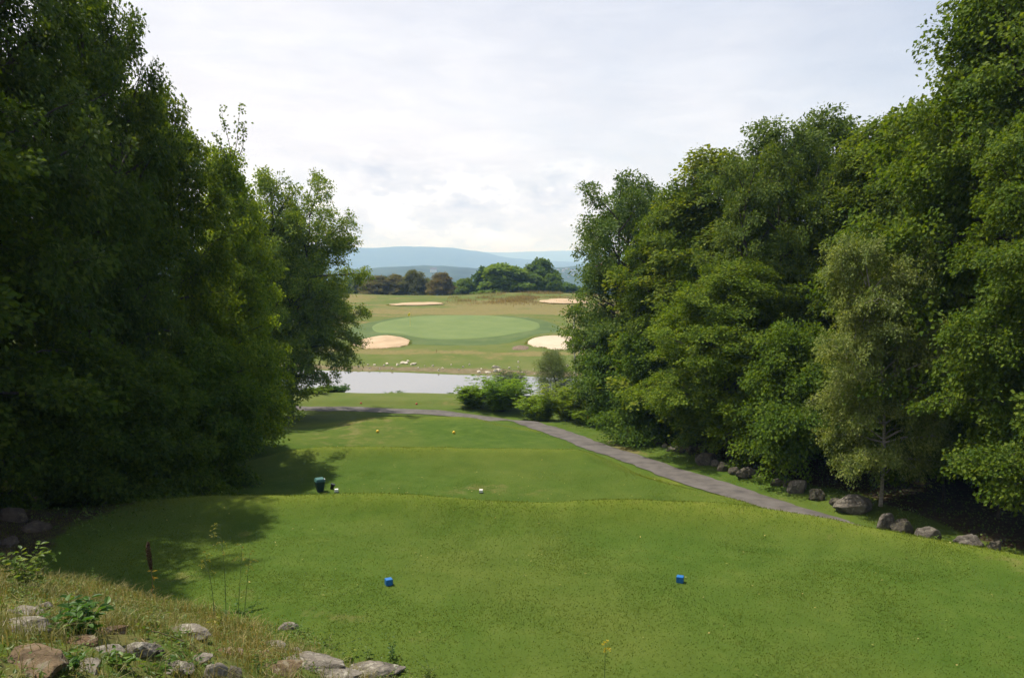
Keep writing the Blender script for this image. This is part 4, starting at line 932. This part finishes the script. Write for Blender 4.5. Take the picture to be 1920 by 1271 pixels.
# ------------------------------------------------------------------ golf furniture
def bevel_box(sx, sy, sz, z0=0, bev=.006):
    bm = bmesh.new(); bmesh.ops.create_cube(bm, size=1)
    for v in bm.verts: v.co = Vector((v.co.x * sx, v.co.y * sy, (v.co.z + .5) * sz + z0))
    bmesh.ops.bevel(bm, geom=bm.edges[:], offset=bev, segments=2, affect='EDGES'); return bm
def cube_marker(px, py, mat, label, group, size=.125, rz=.3, skirt=False):
    p = gp(px, py + 4); root = empty('tee_marker', p, rz)
    bm = bevel_box(size, size, size * .92, .012); from_bm('block', bm, M[mat], root, smooth=False)
    bm = bmesh.new(); bmesh.ops.create_cone(bm, segments=10, radius1=.008, radius2=.005, depth=.12, cap_ends=True, matrix=Matrix.Translation((0, 0, -.035))); from_bm('spike', bm, M['black'], root)
    if skirt:
        bm = bevel_box(size * 1.18, size * 1.18, .03, .0, .004); from_bm('base', bm, M['black'], root)
    return tag(root, label, 'tee marker', group)
cube_marker(729, 1093, 'blue', 'blue cube tee marker, left one of the pair on the nearest tee', 'blue tee markers', rz=.45)
cube_marker(1275, 1088, 'blue', 'blue cube tee marker, right one of the pair on the nearest tee', 'blue tee markers', rz=-.35)
cube_marker(902, 920, 'white', 'white cube tee marker alone in the middle of the second tee', 'white tee markers', size=.115, rz=.05, skirt=True)
cube_marker(631, 919, 'white', 'white cube tee marker beside the little black tub', 'white tee markers', size=.115, rz=.3, skirt=True)
def ball_marker(px, py, mat, label, group, r=.085):
    p = gp(px, py + 2); root = empty('tee_marker', p)
    bm = bmesh.new(); bmesh.ops.create_uvsphere(bm, u_segments=20, v_segments=14, radius=r, matrix=Matrix.Translation((0, 0, r * .9)))
    for v in bm.verts:
        if v.co.z < .02: v.co.z = .02
    from_bm('ball', bm, M[mat], root, smooth=True)
    bm = bmesh.new(); bmesh.ops.create_cone(bm, segments=10, radius1=.02, radius2=.03, depth=.05, cap_ends=True, matrix=Matrix.Translation((0, 0, 0))); from_bm('spike', bm, M['black'], root)
    return tag(root, label, 'tee marker', group)
ball_marker(708, 809, 'yellow', 'yellow ball tee marker, left one on the third tee', 'yellow tee markers')
ball_marker(851, 811, 'yellow', 'yellow ball tee marker, right one on the third tee', 'yellow tee markers')
ball_marker(677, 756, 'red', 'red ball tee marker, left one on the far tee by the pond', 'red tee markers')
ball_marker(781, 757, 'red', 'red ball tee marker, right one on the far tee by the pond', 'red tee markers')

def litter_bin(px, py):
    p = gp(px, py); root = empty('litter_bin', p, .5)
    def frustum(a, b, z0, z1, bev=.015):
        bm = bmesh.new(); bmesh.ops.create_cube(bm, size=1)
        for v in bm.verts:
            k = a if v.co.z < 0 else b; v.co = Vector((v.co.x * k, v.co.y * k * .9, z0 if v.co.z < 0 else z1))
        bmesh.ops.bevel(bm, geom=bm.edges[:], offset=bev, segments=2, affect='EDGES'); return bm
    from_bm('body', frustum(.20, .29, .02, .335), M['bin'], root)
    from_bm('rim', frustum(.31, .315, .337, .365, .006), M['binlid'], root)
    lid = frustum(.31, .25, .0, .06, .01)
    for v in lid.verts: v.co.z += .368 + .10 * (v.co.y + .15)
    from_bm('lid', lid, M['binlid'], root)
    bm = bevel_box(.02, .10, .02, 0, .004)
    for v in bm.verts: v.co += Vector((.165, 0, .39))
    from_bm('handle', bm, M['white'], root)
    bm = bevel_box(.17, .15, .03, -.012, .004); from_bm('base', bm, M['black'], root)
    tag(root, 'dark green lidded bin standing on the second tee', 'bin')
litter_bin(600, 921)
def tub(px, py):
    p = gp(px, py); root = empty('divot_tub', p, .2)
    bm = bmesh.new(); bmesh.ops.create_cone(bm, segments=20, radius1=.045, radius2=.075, depth=.17, cap_ends=True, matrix=Matrix.Translation((0, 0, .085)) @ Matrix.Rotation(.35, 4, 'Y')); from_bm('tub', bm, M['black'], root)
    bm = bmesh.new(); bmesh.ops.create_cone(bm, segments=20, radius1=.08, radius2=.08, depth=.015, cap_ends=True, matrix=Matrix.Translation((0, 0, .085)) @ Matrix.Rotation(.35, 4, 'Y') @ Matrix.Translation((0, 0, .092))); from_bm('rim', bm, M['black'], root)
    tag(root, 'little black tub tilted beside the white marker', 'tub')
tub(623, 917)
def flag():
    p = gp(769, 613); root = empty('flagstick', p)
    bm = bmesh.new(); bmesh.ops.create_cone(bm, segments=8, radius1=.018, radius2=.014, depth=2.2, cap_ends=True, matrix=Matrix.Translation((0, 0, 1.15))); from_bm('pole', bm, M['yellow'], root)
    n = 8; u, v = np.meshgrid(np.linspace(0, 1, n), np.linspace(0, 1, 6)); V = np.stack([-.32 * u * (1 - .25 * v * 0), .06 * np.sin(u * 5) * u, 2.22 - .42 * v - .18 * u], -1); i = np.arange(48).reshape(6, 8)
    o = mesh_np('flag', V, np.stack([i[:-1, :-1], i[:-1, 1:], i[1:, 1:], i[1:, :-1]], -1).reshape(-1, 4), mat=M['flag'], parent=root, smooth=True)
    so = o.modifiers.new('thick', 'SOLIDIFY'); so.thickness = .006
    tag(root, 'yellow flag on its pole standing in the putting green', 'flag')
flag()
def stake(px, py, hh, mat, label, y=None):
    p = gp(px, py) if y is None else gy(px, y); bm = bevel_box(.06, .04, hh, -.1, .006)
    for v in bm.verts:
        if v.co.z > hh - .15: v.co.x *= .55
    o = from_bm('stake', bm, M[mat], None); o.location = p
    return tag(o, label, 'stake')
stake(1102, 798, .75, 'yellow', 'yellow stake at the foot of the weedy shrub by the path')
stake(818, 661, .55, 'fescue', 'short pale stake at the front edge of the green')

# ------------------------------------------------------------------ trees beyond the green, and the valley's houses
def far_proto(name, leafm, H, R, pine, seed):
    if pine: k = dict(seed=seed, H=H, R=R, base=.10, n1=40, n2=8, n3=4, nl=12, ll=.55, lw=.16, sr=.42, elev=(-4, 40), trunk_r=.2, droop=.2, flat=.5, prof=lambda t: (1 - t) ** .55 * .9 + .15, hang=0)
    else: k = dict(seed=seed, H=H, R=R, base=.08, n1=46, n2=9, n3=4, nl=12, ll=.42, lw=.36, sr=.5, elev=(5, 65), trunk_r=.25, droop=.3, flat=.6, prof=dome, hang=.2)
    return proto(name, leafm, M['bark'], **k)
FARP = {}
def far_tree(kind, px, y, top, width, label, rz=0, tint=(1, 1, 1), group=None):
    if kind not in FARP: o = FARP[kind] = far_proto(kind, M['needle'] if kind.startswith('pine') else M['hardwood'], 8, 3, kind.startswith('pine'), dict(pine_a=71, pine_b=72, round_a=73, round_b=74)[kind])
    else: o = copy_tree(FARP[kind])
    p = gy(px, y); o.name = 'pine_tree' if kind.startswith('pine') else 'broadleaf_tree'
    sxy = (width / F * y / 2) / FARP[kind]['Rd']; o.location = p; o.rotation_euler = (0, 0, rz); o.scale = (sxy, sxy, (ztop(top, y) - p[2]) / FARP[kind]['H'])
    for c in o.children: c.name = 'crown' if c.name.startswith('crown') else 'trunk'; c.color = (*tint, 1)
    return tag(o, label, 'tree', group)
GF = 'trees on the ridge beyond the green'
br = (1.0, .93, .95)
for a in [('pine_a', 678, 196, 511, 36, 'dark green pine at the left end of the ridge trees', .3, (.8, 1.0, .9)),
          ('pine_b', 705, 192, 514, 66, 'low brownish pine second from the left on the ridge', 1.2, br),
          ('pine_a', 722, 204, 514, 22, 'small dark pointed pine poking up behind the brownish pines', 2.2, (.6, .9, .9)),
          ('pine_b', 742, 194, 512, 54, 'brown pine left of the tallest ridge pine', 3.3, br),
          ('pine_a', 773, 193, 503, 62, 'tallest pine on the ridge, dark green with a brown skirt', 4.1, (.95, 1.0, .9)),
          ('pine_b', 826, 188, 508, 56, 'reddish brown pine standing apart right of the gap', .9, (1.1, .92, .95)),
          ('round_b', 803, 206, 522, 30, 'small bluish green tree in the gap between the pines', .2, (.9, 1.1, 1.3)),
          ('round_a', 870, 196, 520, 44, 'bright green round tree right of the reddish pine', 1.0, (1.1, 1.15, 1)),
          ('round_b', 896, 208, 526, 30, 'bluish green low tree left of the big round trees', 2.0, (.9, 1.1, 1.2)),
          ('round_b', 912, 203, 497, 58, 'dark broad tree at the back left of the big round trees', 1.4, (.6, .75, .75)),
          ('round_a', 950, 191, 492, 106, 'biggest bright green round tree on the ridge', 2.7, (1.25, 1.3, 1.0)),
          ('round_b', 1012, 202, 481, 84, 'dark dome shaped tree rising highest beyond the green', .5, (.75, .85, .8)),
          ('round_a', 998, 193, 510, 60, 'mid green tree below the dark dome', 4.0, (.9, 1.0, .9)),
          ('round_b', 1032, 195, 510, 46, 'round tree at the right end of the big clump', 5.3, (.95, 1.05, .8)),
          ('round_a', 1068, 230, 528, 60, 'low dark trees right of the clump behind the far bunker', 3.0, (.7, .85, .8)),
          ('round_b', 1110, 232, 524, 60, 'low dark tree behind the far bunker beside the right wood', 3.7, (.7, .85, .8)),
          ('round_b', 655, 215, 520, 40, 'dull green tree half hidden by the left wood at the ridge', 1.9, (.9, 1.0, 1.0)),
          ('round_a', 850, 222, 526, 40, 'dull tree between the reddish pine and the bright round tree', 3.9, (.8, .95, 1.0))]:
    far_tree(*a, group=GF)

def house(px, py, w, label, y):
    d = ray(px, py); t = y / d[1]; x = d[0] * t; z = CAMZ + d[2] * t
    bm = bmesh.new(); bmesh.ops.create_cube(bm, size=1, matrix=Matrix.Diagonal((w, w * .7, w * .5, 1)))
    root = empty('house', (x, y, z), .3 * math.sin(px)); from_bm('wall', bm, M['white'], root)
    hw, hd, e = w * .54, w * .4, w * .25
    V = [(-hw, -hd, e), (hw, -hd, e), (hw, hd, e), (-hw, hd, e), (-hw, 0, e + w * .32), (hw, 0, e + w * .32)]
    me = bpy.data.meshes.new('roof'); me.from_pydata(V, [], [(0, 1, 5, 4), (2, 3, 4, 5), (0, 4, 3), (1, 2, 5), (3, 2, 1, 0)]); me.materials.append(M['roof']); link(bpy.data.objects.new('roof', me), root)
    return tag(root, label, 'house', 'white houses of the distant town')
g = np.random.default_rng(8)
for i in range(26):
    px = 1046 + 60 * g.random(); py = 503 + 17 * g.random()
    house(px, py, g.uniform(3, 6.5), 'tiny white house in the distant town right of the ridge trees', 1750)
tag(house(813, 508, 13, 'white building alone on the wooded hill above the ridge pines', 1750), group='lone white building')

# ------------------------------------------------------------------ sky, sun, camera
def world():
    w = bpy.data.worlds.new('World'); SC.world = w; w.use_nodes = True; nt = w.node_tree; ns = nt.nodes; L = nt.links; ns.clear()
    sky = nd(ns, 'ShaderNodeTexSky', sky_type='NISHITA', sun_disc=False, sun_elevation=SUN_EL, sun_rotation=SUN_AZ, air_density=1.0, dust_density=1.5, altitude=300)
    bg = nd(ns, 'ShaderNodeBackground', inp={'Strength': .10}); L.new(sky.outputs[0], bg.inputs[0])
    tc = nd(ns, 'ShaderNodeTexCoord'); sp = nd(ns, 'ShaderNodeSeparateXYZ'); L.new(tc.outputs['Generated'], sp.inputs[0])
    def mt(op, a, b=None, clamp=False):
        x = nd(ns, 'ShaderNodeMath', operation=op); x.use_clamp = clamp
        for i, s in enumerate((a, b)):
            if s is None: continue
            if hasattr(s, 'is_linked'): L.new(s, x.inputs[i])
            else: x.inputs[i].default_value = s
        return x.outputs[0]
    zc = mt('MAXIMUM', sp.outputs[2], 0.0)
    dn = mt('ADD', zc, .09)
    cb = nd(ns, 'ShaderNodeCombineXYZ'); L.new(mt('DIVIDE', sp.outputs[0], dn), cb.inputs[0]); L.new(mt('DIVIDE', sp.outputs[1], dn), cb.inputs[1])
    def noise(vec, scale, det, ro=.55, st=(1, 1, 1), off=(0, 0, 0), distort=0.):
        mp = nd(ns, 'ShaderNodeMapping', inp={'Scale': st, 'Location': off}); L.new(vec, mp.inputs[0])
        n = nd(ns, 'ShaderNodeTexNoise', inp={'Scale': scale, 'Detail': det, 'Roughness': ro, 'Distortion': distort}); L.new(mp.outputs[0], n.inputs['Vector']); return n.outputs[0]
    def rmp(s, pts, interp='LINEAR'): r = ramp(ns, pts, interp); L.new(s, r.inputs[0]); return r.outputs[0]
    # high thin veil: thicker towards the horizon, with openings to the blue on the right
    veil = noise(cb.outputs[0], .55, 7, .6, (1, .55, 1), (3.1, 1.7, 0), .4)
    thin = mt('MULTIPLY', mt('MULTIPLY', zc, 2.1), mt('ADD', mt('MULTIPLY', sp.outputs[0], 1.4), .5))
    cov = mt('ADD', mt('SUBTRACT', 1.03, thin), mt('MULTIPLY', mt('SUBTRACT', veil, .5), 1.05), True)
    cov = mt('MAXIMUM', cov, .18)
    # cumulus banks low above the hills
    v3 = tc.outputs['Generated']
    cu = noise(v3, 5.5, 9, .58, (1, 1, 2.6), (.53, .2, .07), .25)
    band = mt('MULTIPLY', rmp(zc, [(.0, .2), (.03, .8), (.07, 1), (.11, .6), (.17, 0)]), 1.)
    cum = rmp(mt('MULTIPLY', cu, mt('ADD', mt('MULTIPLY', band, .5), .55)), [(.40, 0), (.53, 1)])
    vein = noise(v3, 9, 8, .6, (1, 1, 4.5), (1.3, 0, .4), .5)
    base = rmp(vein, [(.3, (.675, .67, .71)), (.55, (.725, .718, .75)), (.75, (.77, .76, .785))])
    cumc = rmp(noise(v3, 14, 8, .6, (1, 1, 2), (.2, .6, .9)), [(.36, (.53, .56, .64)), (.5, (.68, .685, .725)), (.60, (.95, .93, .905))])
    mixc = nd(ns, 'ShaderNodeMix', data_type='RGBA'); L.new(mt('MULTIPLY', cum, .95), mixc.inputs[0]); L.new(base, mixc.inputs[6]); L.new(cumc, mixc.inputs[7])
    bc = nd(ns, 'ShaderNodeBackground', inp={'Strength': 1.0}); L.new(mixc.outputs[2], bc.inputs[0])
    ms = nd(ns, 'ShaderNodeMixShader'); L.new(mt('MAXIMUM', cov, mt('MULTIPLY', cum, .9)), ms.inputs[0]); L.new(bg.outputs[0], ms.inputs[1]); L.new(bc.outputs[0], ms.inputs[2])
    o = nd(ns, 'ShaderNodeOutputWorld'); L.new(ms.outputs[0], o.inputs[0])
world()
sd = Vector((math.sin(SUN_AZ) * math.cos(SUN_EL), math.cos(SUN_AZ) * math.cos(SUN_EL), math.sin(SUN_EL)))
sl = bpy.data.lights.new('sun', 'SUN'); sl.energy = 4.7; sl.angle = math.radians(.6); sl.color = (1, .94, .82)
so = link(bpy.data.objects.new('sun', sl)); so.rotation_euler = (-sd).to_track_quat('-Z', 'Y').to_euler()
cd = bpy.data.cameras.new('camera'); cd.sensor_width = 36; cd.lens = 36 * F / 1920; cd.clip_start = .1; cd.clip_end = 40000
co = link(bpy.data.objects.new('camera', cd)); co.location = (0, 0, CAMZ); co.rotation_euler = (math.radians(90) - PITCH, 0, 0); SC.camera = co
vs = SC.view_settings; vs.view_transform = 'Standard'; vs.look = 'None'; vs.exposure = .48; vs.gamma = 1
SC.render.engine = 'CYCLES'; cy = SC.cycles; cy.max_bounces = 5; cy.diffuse_bounces = 3; cy.glossy_bounces = 2; cy.transmission_bounces = 3; cy.volume_bounces = 2; cy.transparent_max_bounces = 4; cy.use_denoising = True
cy.caustics_reflective = False; cy.caustics_refractive = False; cy.sample_clamp_indirect = 6
for o in SC.objects:
    for k in ('H', 'Rd'):
        if k in o.keys(): del o[k]
